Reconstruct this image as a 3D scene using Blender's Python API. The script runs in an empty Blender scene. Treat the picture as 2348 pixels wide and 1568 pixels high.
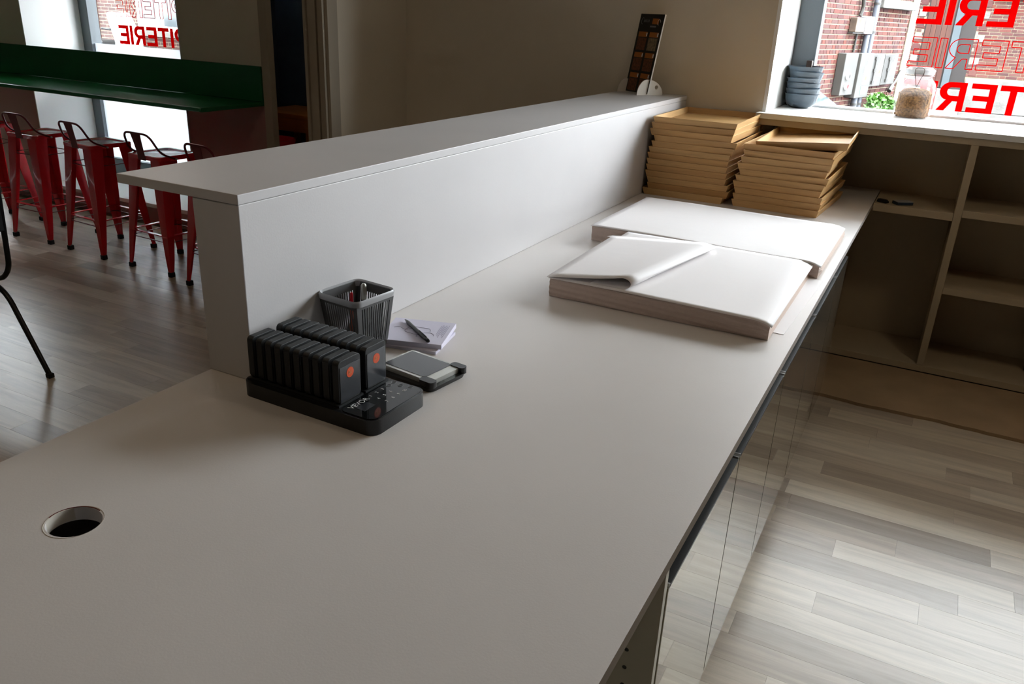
import bpy, bmesh, math, random
from mathutils import Vector, Matrix
PI = math.pi
S = bpy.context.scene
COL = S.collection
rnd = random.Random(7)

# ------------------------------------------------------------------ camera
cam_data = bpy.data.cameras.new('camera')
cam = bpy.data.objects.new('camera', cam_data)
COL.objects.link(cam)
R = [[0.8832071721339437, 0.46707142399022433, 0.04230101633420161],
     [0.21086343042963074, -0.31492148468325887, -0.9253977915088066],
     [-0.4189053653698495, 0.8262377039185732, -0.3766291962762803]]
right = Vector(R[0]); up = -Vector(R[1]); back = -Vector(R[2])
M = Matrix((right, up, back)).transposed().to_4x4()
M.translation = Vector((0, 0, 1.68))
cam.matrix_world = M
cam_data.sensor_width = 36.0
cam_data.lens = 36.0 * 1857.3 / 2348.0
cam_data.clip_start = 0.02
cam_data.clip_end = 200
S.camera = cam

# ------------------------------------------------------------------ world, light, exposure
world = bpy.data.worlds.new('overcast_sky')
S.world = world
world.use_nodes = True
bg = world.node_tree.nodes['Background']
bg.inputs[0].default_value = (0.89, 0.95, 1.0, 1)
_nt = world.node_tree
_tc = _nt.nodes.new('ShaderNodeTexCoord'); _sp = _nt.nodes.new('ShaderNodeSeparateXYZ'); _mr = _nt.nodes.new('ShaderNodeMapRange')
_nt.links.new(_tc.outputs['Generated'], _sp.inputs[0]); _nt.links.new(_sp.outputs[2], _mr.inputs[0])
_mr.inputs[1].default_value = 0.0; _mr.inputs[2].default_value = 1.0; _mr.inputs[3].default_value = 13.0; _mr.inputs[4].default_value = 39.0
_nt.links.new(_mr.outputs[0], bg.inputs[1])

def area_light(name, loc, rot, sx, sy, power, color=(1, 1, 1), portal=False):
    l = bpy.data.lights.new(name, 'AREA')
    l.shape = 'RECTANGLE'; l.size = sx; l.size_y = sy; l.energy = power; l.color = color
    o = bpy.data.objects.new(name, l); COL.objects.link(o)
    o.location = loc; o.rotation_euler = rot
    if portal:
        l.cycles.is_portal = True
    return o
# portals only guide sky sampling through the window openings (they emit nothing)
area_light('portal_right_window', (0.83, 5.2, 2.25), (-PI/2, 0, 0), 3.4, 2.1, 1, portal=True)
area_light('portal_added_left_window', (-8.42, 4.97, 1.75), (-PI/2, 0, 0), 2.0, 3.2, 1, portal=True)  # guides sky through the added far-left window
area_light('portal_left_window', (-5.78, 4.97, 1.75), (-PI/2, 0, 0), 1.9, 3.2, 1, portal=True)
# unseen ceiling lamps, added for warm fill light
for lx, ly in ((-2.5, 0.2), (1.2, 2.4)):
    area_light('added_ceiling_lamp_light', (lx, ly, 3.38), (0, 0, 0), 0.5, 0.5, 6, (1.0, 0.78, 0.52))

S.view_settings.view_transform = 'Standard'
S.view_settings.look = 'None'
S.view_settings.gamma = 1.0
S.view_settings.use_curve_mapping = False
S.view_settings.exposure = 0.45

# ------------------------------------------------------------------ materials
def srgb(r, g, b):
    f = lambda c: ((c/255)/12.92 if c/255 <= 0.04045 else ((c/255+0.055)/1.055)**2.4)
    return (f(r), f(g), f(b), 1)

def pmat(name, col, rough=0.5, metal=0.0, spec=0.5, noise=0.0, nscale=8.0, bump=0.0, bscale=60.0, ior=1.45, coat=0.0):
    m = bpy.data.materials.new(name); m.use_nodes = True
    nt = m.node_tree; b = nt.nodes['Principled BSDF']
    b.inputs['Base Color'].default_value = col
    b.inputs['Roughness'].default_value = rough
    b.inputs['Metallic'].default_value = metal
    b.inputs['Specular IOR Level'].default_value = spec
    b.inputs['IOR'].default_value = ior
    b.inputs['Coat Weight'].default_value = coat
    tc = nt.nodes.new('ShaderNodeTexCoord')
    if noise > 0:
        n = nt.nodes.new('ShaderNodeTexNoise'); n.inputs['Scale'].default_value = nscale; n.inputs['Detail'].default_value = 6
        nt.links.new(tc.outputs['Object'], n.inputs['Vector'])
        mx = nt.nodes.new('ShaderNodeMixRGB'); mx.blend_type = 'MULTIPLY'
        mr = nt.nodes.new('ShaderNodeMapRange')
        mr.inputs[1].default_value = 0.3; mr.inputs[2].default_value = 0.7
        mr.inputs[3].default_value = 1 - noise; mr.inputs[4].default_value = 1 + noise*0.3
        nt.links.new(n.outputs[0], mr.inputs[0])
        mx.inputs[0].default_value = 1; mx.inputs[1].default_value = col
        nt.links.new(mr.outputs[0], mx.inputs[2]); nt.links.new(mx.outputs[0], b.inputs['Base Color'])
    if bump > 0:
        n2 = nt.nodes.new('ShaderNodeTexNoise'); n2.inputs['Scale'].default_value = bscale; n2.inputs['Detail'].default_value = 4
        nt.links.new(tc.outputs['Object'], n2.inputs['Vector'])
        bp = nt.nodes.new('ShaderNodeBump'); bp.inputs['Strength'].default_value = bump; bp.inputs['Distance'].default_value = 0.01
        nt.links.new(n2.outputs[0], bp.inputs['Height']); nt.links.new(bp.outputs[0], b.inputs['Normal'])
    return m

def wood_mat(name, cols, grain_axis=0, rough=0.4, gs=1.0, spec=0.5, bump=0.15, rand=0.35, gstr=0.35):
    """grain along grain_axis; tint varies per piece (object random + island random)"""
    m = bpy.data.materials.new(name); m.use_nodes = True
    nt = m.node_tree; N = nt.nodes; L = nt.links; b = N['Principled BSDF']
    b.inputs['Roughness'].default_value = rough
    b.inputs['Specular IOR Level'].default_value = spec
    tc = N.new('ShaderNodeTexCoord'); geo = N.new('ShaderNodeNewGeometry'); oi = N.new('ShaderNodeObjectInfo')
    add = N.new('ShaderNodeMath'); add.operation = 'ADD'
    L.new(geo.outputs['Random Per Island'], add.inputs[0]); L.new(oi.outputs['Random'], add.inputs[1])
    fr = N.new('ShaderNodeMath'); fr.operation = 'FRACT'; L.new(add.outputs[0], fr.inputs[0])
    ramp = N.new('ShaderNodeValToRGB'); ramp.color_ramp.interpolation = 'LINEAR'
    els = ramp.color_ramp.elements
    els[0].color = cols[0]; els[1].color = cols[-1]; els[0].position = 0; els[1].position = 1
    for i, c in enumerate(cols[1:-1]):
        e = els.new((i+1)/(len(cols)-1)); e.color = c
    L.new(fr.outputs[0], ramp.inputs[0])
    mp = N.new('ShaderNodeMapping')
    sc = [14*gs]*3; sc[grain_axis] = 1.1*gs
    mp.inputs['Scale'].default_value = sc
    off = N.new('ShaderNodeCombineXYZ'); mul = N.new('ShaderNodeMath'); mul.operation = 'MULTIPLY'; mul.inputs[1].default_value = 37
    L.new(fr.outputs[0], mul.inputs[0]); L.new(mul.outputs[0], off.inputs[0]); L.new(mul.outputs[0], off.inputs[2])
    va = N.new('ShaderNodeVectorMath'); va.operation = 'ADD'
    L.new(tc.outputs['Object'], va.inputs[0]); L.new(off.outputs[0], va.inputs[1]); L.new(va.outputs[0], mp.inputs[0])
    n1 = N.new('ShaderNodeTexNoise'); n1.inputs['Scale'].default_value = 1.6; n1.inputs['Detail'].default_value = 8; n1.inputs['Roughness'].default_value = 0.65
    n1.inputs['Distortion'].default_value = 0.6
    L.new(mp.outputs[0], n1.inputs['Vector'])
    mr = N.new('ShaderNodeMapRange'); mr.inputs[1].default_value = 0.3; mr.inputs[2].default_value = 0.7
    mr.inputs[3].default_value = 1-gstr; mr.inputs[4].default_value = 1+gstr*0.45
    L.new(n1.outputs[0], mr.inputs[0])
    mx = N.new('ShaderNodeMixRGB'); mx.blend_type = 'MULTIPLY'; mx.inputs[0].default_value = 1
    L.new(ramp.outputs[0], mx.inputs[1]); L.new(mr.outputs[0], mx.inputs[2]); L.new(mx.outputs[0], b.inputs['Base Color'])
    bp = N.new('ShaderNodeBump'); bp.inputs['Strength'].default_value = bump; bp.inputs['Distance'].default_value = 0.002
    L.new(n1.outputs[0], bp.inputs['Height']); L.new(bp.outputs[0], b.inputs['Normal'])
    return m

def glass_mat(name, tint=(1, 1, 1, 1), rough=0.0, refl=0.06):
    m = bpy.data.materials.new(name); m.use_nodes = True
    nt = m.node_tree; nt.nodes.clear()
    out = nt.nodes.new('ShaderNodeOutputMaterial'); mix = nt.nodes.new('ShaderNodeMixShader')
    t = nt.nodes.new('ShaderNodeBsdfTransparent'); t.inputs[0].default_value = tint
    g = nt.nodes.new('ShaderNodeBsdfGlossy'); g.inputs['Roughness'].default_value = rough
    lw = nt.nodes.new('ShaderNodeLayerWeight'); lw.inputs[0].default_value = 0.35
    mr = nt.nodes.new('ShaderNodeMapRange'); mr.inputs[3].default_value = refl*0.5; mr.inputs[4].default_value = 0.16
    nt.links.new(lw.outputs['Facing'], mr.inputs[0])
    nt.links.new(mr.outputs[0], mix.inputs[0]); nt.links.new(t.outputs[0], mix.inputs[1]); nt.links.new(g.outputs[0], mix.inputs[2])
    nt.links.new(mix.outputs[0], out.inputs[0])
    return m

def frosted_mat(name):
    m = bpy.data.materials.new(name); m.use_nodes = True
    nt = m.node_tree; nt.nodes.clear()
    out = nt.nodes.new('ShaderNodeOutputMaterial'); mix = nt.nodes.new('ShaderNodeMixShader'); mix.inputs[0].default_value = 0.75
    d = nt.nodes.new('ShaderNodeBsdfDiffuse'); d.inputs[0].default_value = (0.9, 0.92, 0.95, 1)
    t = nt.nodes.new('ShaderNodeBsdfTranslucent'); t.inputs[0].default_value = (0.92, 0.96, 1, 1)
    nt.links.new(d.outputs[0], mix.inputs[1]); nt.links.new(t.outputs[0], mix.inputs[2]); nt.links.new(mix.outputs[0], out.inputs[0])
    return m

MT = {}
MT['counter'] = pmat('white_laminate', srgb(212, 206, 202), 0.38, noise=0.04, nscale=3, bump=0.03, bscale=250, spec=0.45)
MT['counter_edge'] = pmat('white_edge_band', srgb(200, 192, 180), 0.35)
MT['partition'] = pmat('grey_white_board', srgb(208, 205, 205), 0.42, noise=0.03, nscale=4, bump=0.03, bscale=180)
MT['carcass'] = pmat('pale_grey_melamine', srgb(190, 184, 168), 0.5)
MT['shelf'] = pmat('cream_melamine', srgb(182, 166, 140), 0.5, noise=0.04, nscale=4)
MT['gloss'] = pmat('glossy_taupe_lacquer', srgb(172, 164, 150), 0.03, metal=0.85)
MT['trough'] = pmat('black_recess', srgb(28, 28, 27), 0.35)
MT['alu'] = pmat('brushed_aluminium', srgb(200, 200, 200), 0.3, metal=0.9)
MT['wall'] = pmat('warm_white_paint', srgb(224, 213, 194), 0.85, noise=0.05, nscale=2, bump=0.08, bscale=120)
MT['wall_low'] = pmat('dull_pink_wall', srgb(168, 128, 122), 0.6, noise=0.08, nscale=2)  # lower wall, tinted pinker than the wall above
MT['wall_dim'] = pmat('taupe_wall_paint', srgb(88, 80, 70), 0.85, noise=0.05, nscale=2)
MT['jamb'] = pmat('white_jamb_paint', srgb(238, 238, 236), 0.6, bump=0.03)
MT['ceiling'] = pmat('ceiling_paint', srgb(176, 168, 156), 0.9, noise=0.03)
MT['wframe'] = pmat('grey_window_frame', srgb(108, 116, 122), 0.35)
MT['post'] = pmat('greige_post_paint', srgb(170, 158, 140), 0.6)
MT['navy'] = pmat('dark_navy_panel', srgb(44, 60, 80), 0.5, noise=0.1)
MT['green'] = pmat('green_gloss_paint', srgb(28, 108, 62), 0.22, noise=0.12, nscale=3, spec=0.6, bump=0.03, bscale=30)
MT['red_metal'] = pmat('red_lacquered_steel', srgb(200, 24, 36), 0.25, metal=0.0, spec=0.7, coat=0.3)
MT['red_dark'] = pmat('dark_red_steel_tube', srgb(96, 14, 24), 0.3, metal=0.3)
MT['rubber'] = pmat('black_rubber', srgb(22, 22, 22), 0.7)
MT['black'] = pmat('black_plastic', srgb(20, 20, 21), 0.32, bump=0.05, bscale=400)
MT['black_matte'] = pmat('matte_black_plastic', srgb(26, 27, 28), 0.55, bump=0.08, bscale=500)
MT['black_gloss'] = pmat('gloss_black_panel', srgb(12, 14, 15), 0.08, spec=0.6)
MT['screen'] = pmat('dark_grey_glass_face', srgb(52, 54, 58), 0.16, spec=0.6)
MT['orange'] = pmat('orange_disc_print', srgb(214, 84, 40), 0.4)
MT['orange_txt'] = pmat('pale_orange_print', srgb(240, 170, 120), 0.4)
MT['white_print'] = pmat('white_print', srgb(216, 216, 214), 0.5)
MT['grey_print'] = pmat('grey_print', srgb(120, 122, 124), 0.5)
MT['basket'] = pmat('smoky_grey_plastic', srgb(88, 88, 88), 0.35)
MT['basket_rim'] = pmat('pale_grey_plastic_rim', srgb(168, 168, 170), 0.3)
MT['paper'] = pmat('white_paper', srgb(242, 238, 238), 0.65, bump=0.25, bscale=5, noise=0.02, nscale=3)
MT['paper_side'] = pmat('paper_stack_edges', srgb(206, 186, 174), 0.85, noise=0.05, nscale=60)
MT['notepad'] = pmat('lilac_white_paper', srgb(214, 210, 226), 0.7)
MT['ink'] = pmat('faint_ink', srgb(120, 116, 140), 0.7)
MT['silver'] = pmat('silver_plastic', srgb(196, 196, 190), 0.3, metal=0.5)
MT['red_pen'] = pmat('red_pen_plastic', srgb(200, 20, 40), 0.35)
MT['blue_grey'] = pmat('slate_glazed_ceramic', srgb(78, 92, 104), 0.12, spec=0.6, coat=0.3)
MT['jar'] = glass_mat('jar_glass', (0.95, 0.96, 0.97, 1), 0.02, 0.10)
MT['pane'] = glass_mat('window_pane_glass', (0.97, 0.98, 0.98, 1), 0.0, 0.05)
def jar_mat():
    m = glass_mat('jar_glass', (0.97, 0.98, 0.99, 1), 0.02, 0.10); nt = m.node_tree
    out = [n for n in nt.nodes if n.type == 'OUTPUT_MATERIAL'][0]; src = out.inputs[0].links[0].from_socket
    mx = nt.nodes.new('ShaderNodeMixShader'); mx.inputs[0].default_value = 0.13
    t = nt.nodes.new('ShaderNodeBsdfTranslucent'); t.inputs[0].default_value = (0.95, 0.97, 1, 1)
    nt.links.new(src, mx.inputs[1]); nt.links.new(t.outputs[0], mx.inputs[2]); nt.links.new(mx.outputs[0], out.inputs[0])
    return m
MT['jar'] = jar_mat()
MT['frost'] = frosted_mat('frosted_window_film')
def vinyl_mat():
    m = bpy.data.materials.new('red_translucent_vinyl'); m.use_nodes = True
    nt = m.node_tree; nt.nodes.clear()
    out = nt.nodes.new('ShaderNodeOutputMaterial'); mix = nt.nodes.new('ShaderNodeMixShader'); mix.inputs[0].default_value = 0.6
    d = nt.nodes.new('ShaderNodeBsdfDiffuse'); d.inputs[0].default_value = srgb(225, 10, 12)
    t = nt.nodes.new('ShaderNodeBsdfTranslucent'); t.inputs[0].default_value = srgb(205, 8, 10)
    nt.links.new(d.outputs[0], mix.inputs[1]); nt.links.new(t.outputs[0], mix.inputs[2]); nt.links.new(mix.outputs[0], out.inputs[0])
    return m
MT['letter'] = vinyl_mat()
MT['lid'] = pmat('milky_lid_glass', srgb(236, 238, 240), 0.15)
MT['granola'] = pmat('toasted_oat_granola', srgb(200, 148, 90), 0.85, noise=0.75, nscale=110, bump=0.6, bscale=160)
MT['wire'] = pmat('steel_wire', srgb(120, 110, 108), 0.35, metal=0.9)
MT['card_black'] = pmat('black_card_print', srgb(20, 18, 15), 0.3)
MT['card_edge'] = pmat('white_foam_edge', srgb(225, 222, 214), 0.6)
MT['card_orange'] = pmat('orange_menu_print', srgb(176, 100, 36), 0.4)
MT['card_food1'] = pmat('brown_food_picture_print', srgb(120, 70, 40), 0.4, noise=0.7, nscale=90)
MT['card_food2'] = pmat('pale_food_picture_print', srgb(140, 118, 88), 0.4, noise=0.6, nscale=70)
MT['holder'] = pmat('white_card_holder', srgb(226, 218, 206), 0.5)
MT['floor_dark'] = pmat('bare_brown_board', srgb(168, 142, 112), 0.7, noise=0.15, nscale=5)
MT['floor_base'] = pmat('floor_joint_dark', srgb(96, 82, 68), 0.8)
MT['plank'] = wood_mat('greyed_oak_laminate', [srgb(166, 149, 129), srgb(200, 187, 168), srgb(174, 158, 140), srgb(212, 200, 182), srgb(186, 172, 156), srgb(154, 138, 121)], 0, 0.33, 1.0, 0.5, gstr=0.28)
MT['tray_x'] = wood_mat('plywood_grain_across', [srgb(206, 160, 102), srgb(216, 174, 116), srgb(196, 148, 90)], 0, 0.45, 1.6, 0.4, gstr=0.22)
MT['tray_y'] = wood_mat('plywood_grain_lengthwise', [srgb(212, 170, 112), srgb(222, 182, 126), srgb(200, 156, 98)], 1, 0.45, 1.6, 0.4, gstr=0.22)
MT['alcove_wood'] = wood_mat('orange_brown_timber', [srgb(150, 92, 30), srgb(160, 100, 36)], 0, 0.5, 1.0)
MT['brick'] = wood_mat('weathered_red_brick', [srgb(80, 50, 48), srgb(68, 42, 42), srgb(96, 58, 50), srgb(78, 56, 54), srgb(92, 50, 42), srgb(66, 46, 46)], 1, 0.9, 3.0, 0.2, gstr=0.3, bump=0.4)
MT['mortar'] = pmat('cream_mortar', srgb(134, 124, 104), 0.95, noise=0.15, nscale=5, bump=0.3, bscale=80)
MT['grey_render'] = pmat('smeared_grey_render', srgb(82, 74, 70), 0.95, noise=0.5, nscale=14, bump=0.4, bscale=60)
MT['stone'] = pmat('weathered_stone', srgb(104, 102, 98), 0.9, noise=0.3, nscale=3, bump=0.4, bscale=30)
MT['cabinet_grey'] = pmat('weathered_grey_polyester', srgb(92, 90, 86), 0.6, noise=0.22, nscale=4)
MT['cabinet_dark'] = pmat('grey_cabinet_recess', srgb(70, 68, 65), 0.6)
MT['rust'] = pmat('rust_streaked_metal', srgb(122, 102, 88), 0.7, noise=0.5, nscale=9)
MT['pvc'] = pmat('pale_blue_grey_pipe', srgb(112, 118, 130), 0.4)
MT['cable'] = pmat('black_cable', srgb(40, 38, 36), 0.6)
MT['white_box'] = pmat('white_plastic_box', srgb(180, 180, 184), 0.5)
MT['sticker'] = pmat('white_sticker', srgb(244, 244, 244), 0.5)
MT['yellow'] = pmat('yellow_warning_print', srgb(236, 196, 60), 0.5)
MT['green_stk'] = pmat('faded_green_sticker', srgb(120, 190, 160), 0.5, noise=0.3, nscale=20)
MT['brown_door'] = wood_mat('brown_timber_door', [srgb(58, 24, 14), srgb(68, 30, 16)], 2, 0.45, 1.0)
MT['dark_gap'] = pmat('dark_interior', srgb(20, 14, 13), 0.7)
MT['grey_glass'] = pmat('grey_blue_pane', srgb(74, 82, 86), 0.15)
MT['leaf'] = pmat('fresh_green_leaf', srgb(62, 108, 28), 0.6, noise=0.25, nscale=9)
MT['asphalt'] = pmat('grey_asphalt', srgb(70, 70, 70), 0.9, noise=0.2, nscale=4)
MT['car'] = pmat('silver_blue_car_paint', srgb(84, 96, 104), 0.2, metal=0.4, coat=0.6)
MT['car_glass'] = pmat('car_window_glass', srgb(60, 72, 76), 0.05, spec=0.8)
MT['scoot'] = pmat('silver_white_bodywork', srgb(226, 230, 234), 0.2, metal=0.2, coat=0.5)
MT['brown_block'] = pmat('dark_brown_block', srgb(70, 52, 44), 0.6)

for _k in ('cabinet_grey', 'cabinet_dark', 'rust', 'pvc', 'white_box', 'sticker', 'yellow', 'green_stk'):
    for _n in MT[_k].node_tree.nodes:
        if _n.type in ('BSDF_PRINCIPLED', 'MIX_RGB'):
            _i = _n.inputs['Base Color'] if _n.type == 'BSDF_PRINCIPLED' else _n.inputs[1]
            v_ = _i.default_value; _i.default_value = (v_[0]*.62, v_[1]*.62, v_[2]*.62, 1)
# street colours scaled darker to offset the bright exterior light
for _k in ('brick', 'mortar', 'stone', 'cabinet_grey', 'cabinet_dark', 'rust', 'pvc', 'white_box', 'sticker', 'brown_door', 'leaf', 'asphalt', 'grey_glass', 'yellow', 'green_stk'):
    for _n in MT[_k].node_tree.nodes:
        if _n.type == 'BSDF_PRINCIPLED': _c = [_n.inputs['Base Color']]
        elif _n.type == 'MIX_RGB': _c = [_n.inputs[1]]
        else: _c = []
        for _i in _c:
            v_ = _i.default_value; _i.default_value = (v_[0]*.72, v_[1]*.72, v_[2]*.74, 1)
        if _n.type == 'VALTORGB':
            for _e in _n.color_ramp.elements: _e.color = (_e.color[0]*.72, _e.color[1]*.72, _e.color[2]*.74, 1)

def far_brick_mat():
    m = bpy.data.materials.new('far_brickwork'); m.use_nodes = True
    nt = m.node_tree; b = nt.nodes['Principled BSDF']; b.inputs['Roughness'].default_value = 0.9
    tc = nt.nodes.new('ShaderNodeTexCoord'); br = nt.nodes.new('ShaderNodeTexBrick')
    sp = nt.nodes.new('ShaderNodeSeparateXYZ'); cb = nt.nodes.new('ShaderNodeCombineXYZ'); ad = nt.nodes.new('ShaderNodeMath')
    nt.links.new(tc.outputs['Object'], sp.inputs[0])
    nt.links.new(sp.outputs[0], ad.inputs[0]); nt.links.new(sp.outputs[1], ad.inputs[1])
    nt.links.new(ad.outputs[0], cb.inputs[0]); nt.links.new(sp.outputs[2], cb.inputs[1])
    nt.links.new(cb.outputs[0], br.inputs['Vector'])
    br.inputs['Color1'].default_value = srgb(68, 42, 40); br.inputs['Color2'].default_value = srgb(56, 38, 36); br.inputs['Mortar'].default_value = srgb(112, 102, 86)
    br.inputs['Scale'].default_value = 1.0; br.inputs['Brick Width'].default_value = 0.20; br.inputs['Row Height'].default_value = 0.0605; br.inputs['Mortar Size'].default_value = 0.006
    nt.links.new(br.outputs[0], b.inputs['Base Color'])
    return m
MT['far_brick'] = far_brick_mat()

# ------------------------------------------------------------------ geometry helpers
def box(bm, x0, x1, y0, y1, z0, z1):
    vs = [bm.verts.new(p) for p in ((x0,y0,z0),(x1,y0,z0),(x1,y1,z0),(x0,y1,z0),(x0,y0,z1),(x1,y0,z1),(x1,y1,z1),(x0,y1,z1))]
    for f in ((0,3,2,1),(4,5,6,7),(0,1,5,4),(1,2,6,5),(2,3,7,6),(3,0,4,7)):
        bm.faces.new([vs[i] for i in f])
    return vs

def hexa(bm, pts):
    vs = [bm.verts.new(p) for p in pts]
    for f in ((0,3,2,1),(4,5,6,7),(0,1,5,4),(1,2,6,5),(2,3,7,6),(3,0,4,7)):
        bm.faces.new([vs[i] for i in f])
    return vs

def tube(bm, pts, r, seg=8, cap=True):
    pts = [Vector(p) for p in pts]; n = len(pts)
    rs = r if isinstance(r, (list, tuple)) else [r]*n
    rings = []; prev = None
    for i, p in enumerate(pts):
        if i == 0: t = pts[1]-pts[0]
        elif i == n-1: t = pts[-1]-pts[-2]
        else: t = (pts[i+1]-p).normalized()+(p-pts[i-1]).normalized()
        t.normalize()
        if prev is None:
            a = Vector((0,0,1)) if abs(t.z) < 0.9 else Vector((1,0,0))
            u = t.cross(a).normalized()
        else:
            u = (prev - t*prev.dot(t)).normalized()
        prev = u; w = t.cross(u)
        rings.append([bm.verts.new(p+rs[i]*(math.cos(2*PI*k/seg)*u+math.sin(2*PI*k/seg)*w)) for k in range(seg)])
    for i in range(n-1):
        for k in range(seg):
            bm.faces.new([rings[i][k], rings[i][(k+1)%seg], rings[i+1][(k+1)%seg], rings[i+1][k]])
    if cap:
        bm.faces.new(rings[0][::-1]); bm.faces.new(rings[-1])

def smooth_path(pts, rad, seg=5):
    """round the inner corners of a polyline"""
    pts = [Vector(p) for p in pts]; out = [pts[0]]
    for i in range(1, len(pts)-1):
        a, b, c = pts[i-1], pts[i], pts[i+1]
        ra = min(rad, (a-b).length*0.45, (c-b).length*0.45)
        p0 = b+(a-b).normalized()*ra; p1 = b+(c-b).normalized()*ra
        for k in range(seg+1):
            t = k/seg
            out.append(p0*(1-t)**2+b*2*t*(1-t)+p1*t*t)
    out.append(pts[-1]); return out

def lathe(bm, prof, cx=0, cy=0, seg=28, close=False):
    rings = []
    for r, z in prof:
        if r < 1e-5: rings.append([bm.verts.new((cx, cy, z))])
        else: rings.append([bm.verts.new((cx+r*math.cos(2*PI*k/seg), cy+r*math.sin(2*PI*k/seg), z)) for k in range(seg)])
    for a, b in zip(rings, rings[1:]):
        for k in range(seg):
            k2 = (k+1) % seg
            if len(a) == 1 and len(b) == 1: continue
            if len(a) == 1: bm.faces.new([a[0], b[k2], b[k]])
            elif len(b) == 1: bm.faces.new([a[k], a[k2], b[0]])
            else: bm.faces.new([a[k], a[k2], b[k2], b[k]])

def link(name, me, parent=None):
    o = bpy.data.objects.new(name, me); COL.objects.link(o)
    if parent: o.parent = parent
    return o

def obj(name, bm, m, parent=None, smooth=False, bevel=0.0, seg=2):
    bmesh.ops.recalc_face_normals(bm, faces=bm.faces)
    if bevel > 0:
        es = [e for e in bm.edges if len(e.link_faces) == 2 and e.calc_face_angle(0) > 0.5]
        bmesh.ops.bevel(bm, geom=es, offset=bevel, segments=seg, affect='EDGES', profile=0.5)
    me = bpy.data.meshes.new(name); bm.to_mesh(me); bm.free()
    me.materials.append(MT[m] if isinstance(m, str) else m)
    if smooth:
        for p in me.polygons: p.use_smooth = True
        try: me.set_sharp_from_angle(angle=math.radians(40))
        except Exception: pass
    return link(name, me, parent)

def obox(name, x0, x1, y0, y1, z0, z1, m, parent=None, bevel=0.0, seg=2):
    bm = bmesh.new(); box(bm, x0, x1, y0, y1, z0, z1)
    return obj(name, bm, m, parent, bevel=bevel, seg=seg)

def plate(name, outlines, thick, m, parent=None, bev=0.0, mirror=False):
    """2D outlines (first outer, rest holes) -> solid plate in XY, z 0..thick"""
    cu = bpy.data.curves.new(name, 'CURVE'); cu.dimensions = '2D'; cu.fill_mode = 'BOTH'
    for ol in outlines:
        sp = cu.splines.new('POLY'); sp.points.add(len(ol)-1)
        for i, (x, y) in enumerate(ol): sp.points[i].co = (x, y, 0, 1)
        sp.use_cyclic_u = True
    cu.extrude = thick/2
    if bev: cu.bevel_depth = bev; cu.bevel_resolution = 1
    t = bpy.data.objects.new('tmp', cu); COL.objects.link(t)
    dg = bpy.context.evaluated_depsgraph_get()
    me = bpy.data.meshes.new_from_object(t.evaluated_get(dg))
    bpy.data.objects.remove(t); bpy.data.curves.remove(cu)
    me.transform(Matrix.Translation((0, 0, thick/2)))
    me.name = name; me.materials.clear(); me.materials.append(MT[m] if isinstance(m, str) else m)
    return link(name, me, parent)

def rrect(x0, x1, y0, y1, r, n=6):
    pts = []
    for cx, cy, a in ((x1-r, y0+r, -PI/2), (x1-r, y1-r, 0), (x0+r, y1-r, PI/2), (x0+r, y0+r, PI)):
        for k in range(n+1): pts.append((cx+r*math.cos(a+PI/2*k/n), cy+r*math.sin(a+PI/2*k/n)))
    return pts

def prism(name, outline, z0, z1, m, parent=None, bevel=0.0, smooth=False, taper=None):
    bm = bmesh.new()
    b = [bm.verts.new((x, y, z0)) for x, y in outline]
    t = [bm.verts.new((x, y, z1)) for x, y in (taper or outline)]
    n = len(b)
    bm.faces.new(b[::-1]); bm.faces.new(t)
    for i in range(n): bm.faces.new([b[i], b[(i+1)%n], t[(i+1)%n], t[i]])
    return obj(name, bm, m, parent, smooth=smooth, bevel=bevel)

def text(name, body, size, m, parent, loc, rot, ext=0.0003):
    cu = bpy.data.curves.new(name, 'FONT'); cu.body = body; cu.size = size; cu.extrude = ext
    cu.align_x = 'CENTER'; cu.align_y = 'CENTER'
    t = bpy.data.objects.new('tmp', cu); COL.objects.link(t)
    me = bpy.data.meshes.new_from_object(t.evaluated_get(bpy.context.evaluated_depsgraph_get()))
    bpy.data.objects.remove(t)
    me.materials.clear(); me.materials.append(MT[m])
    o = link(name, me, parent); o.location = loc; o.rotation_euler = rot
    return o

def thing(name, label, cat, loc=(0,0,0), rz=0, group=None):
    o = bpy.data.objects.new(name, None); COL.objects.link(o); o.empty_display_size = 0.05
    o.location = loc; o.rotation_euler = (0, 0, rz); o['label'] = label; o['category'] = cat
    if group: o['group'] = group
    return o

def tag(o, label, cat, group=None):
    o['label'] = label; o['category'] = cat
    if group: o['group'] = group
    return o

def struct(o):
    o['kind'] = 'structure'; return o

def copy_tree(o, parent=None):
    c = o.copy(); COL.objects.link(c); c.parent = parent
    for ch in [k for k in o.children]: copy_tree(ch, c)
    return c

# ------------------------------------------------------------------ room shell
YW = 4.55      # wall behind the serving counter
YL = 4.32      # wall behind the green bar
H = 3.5
XL, XR, YB = -9.5, 3.0, -3.6

fl = struct(obox('floor', XL, XR, YB, 7.0, -0.06, -0.004, 'floor_base'))
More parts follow.
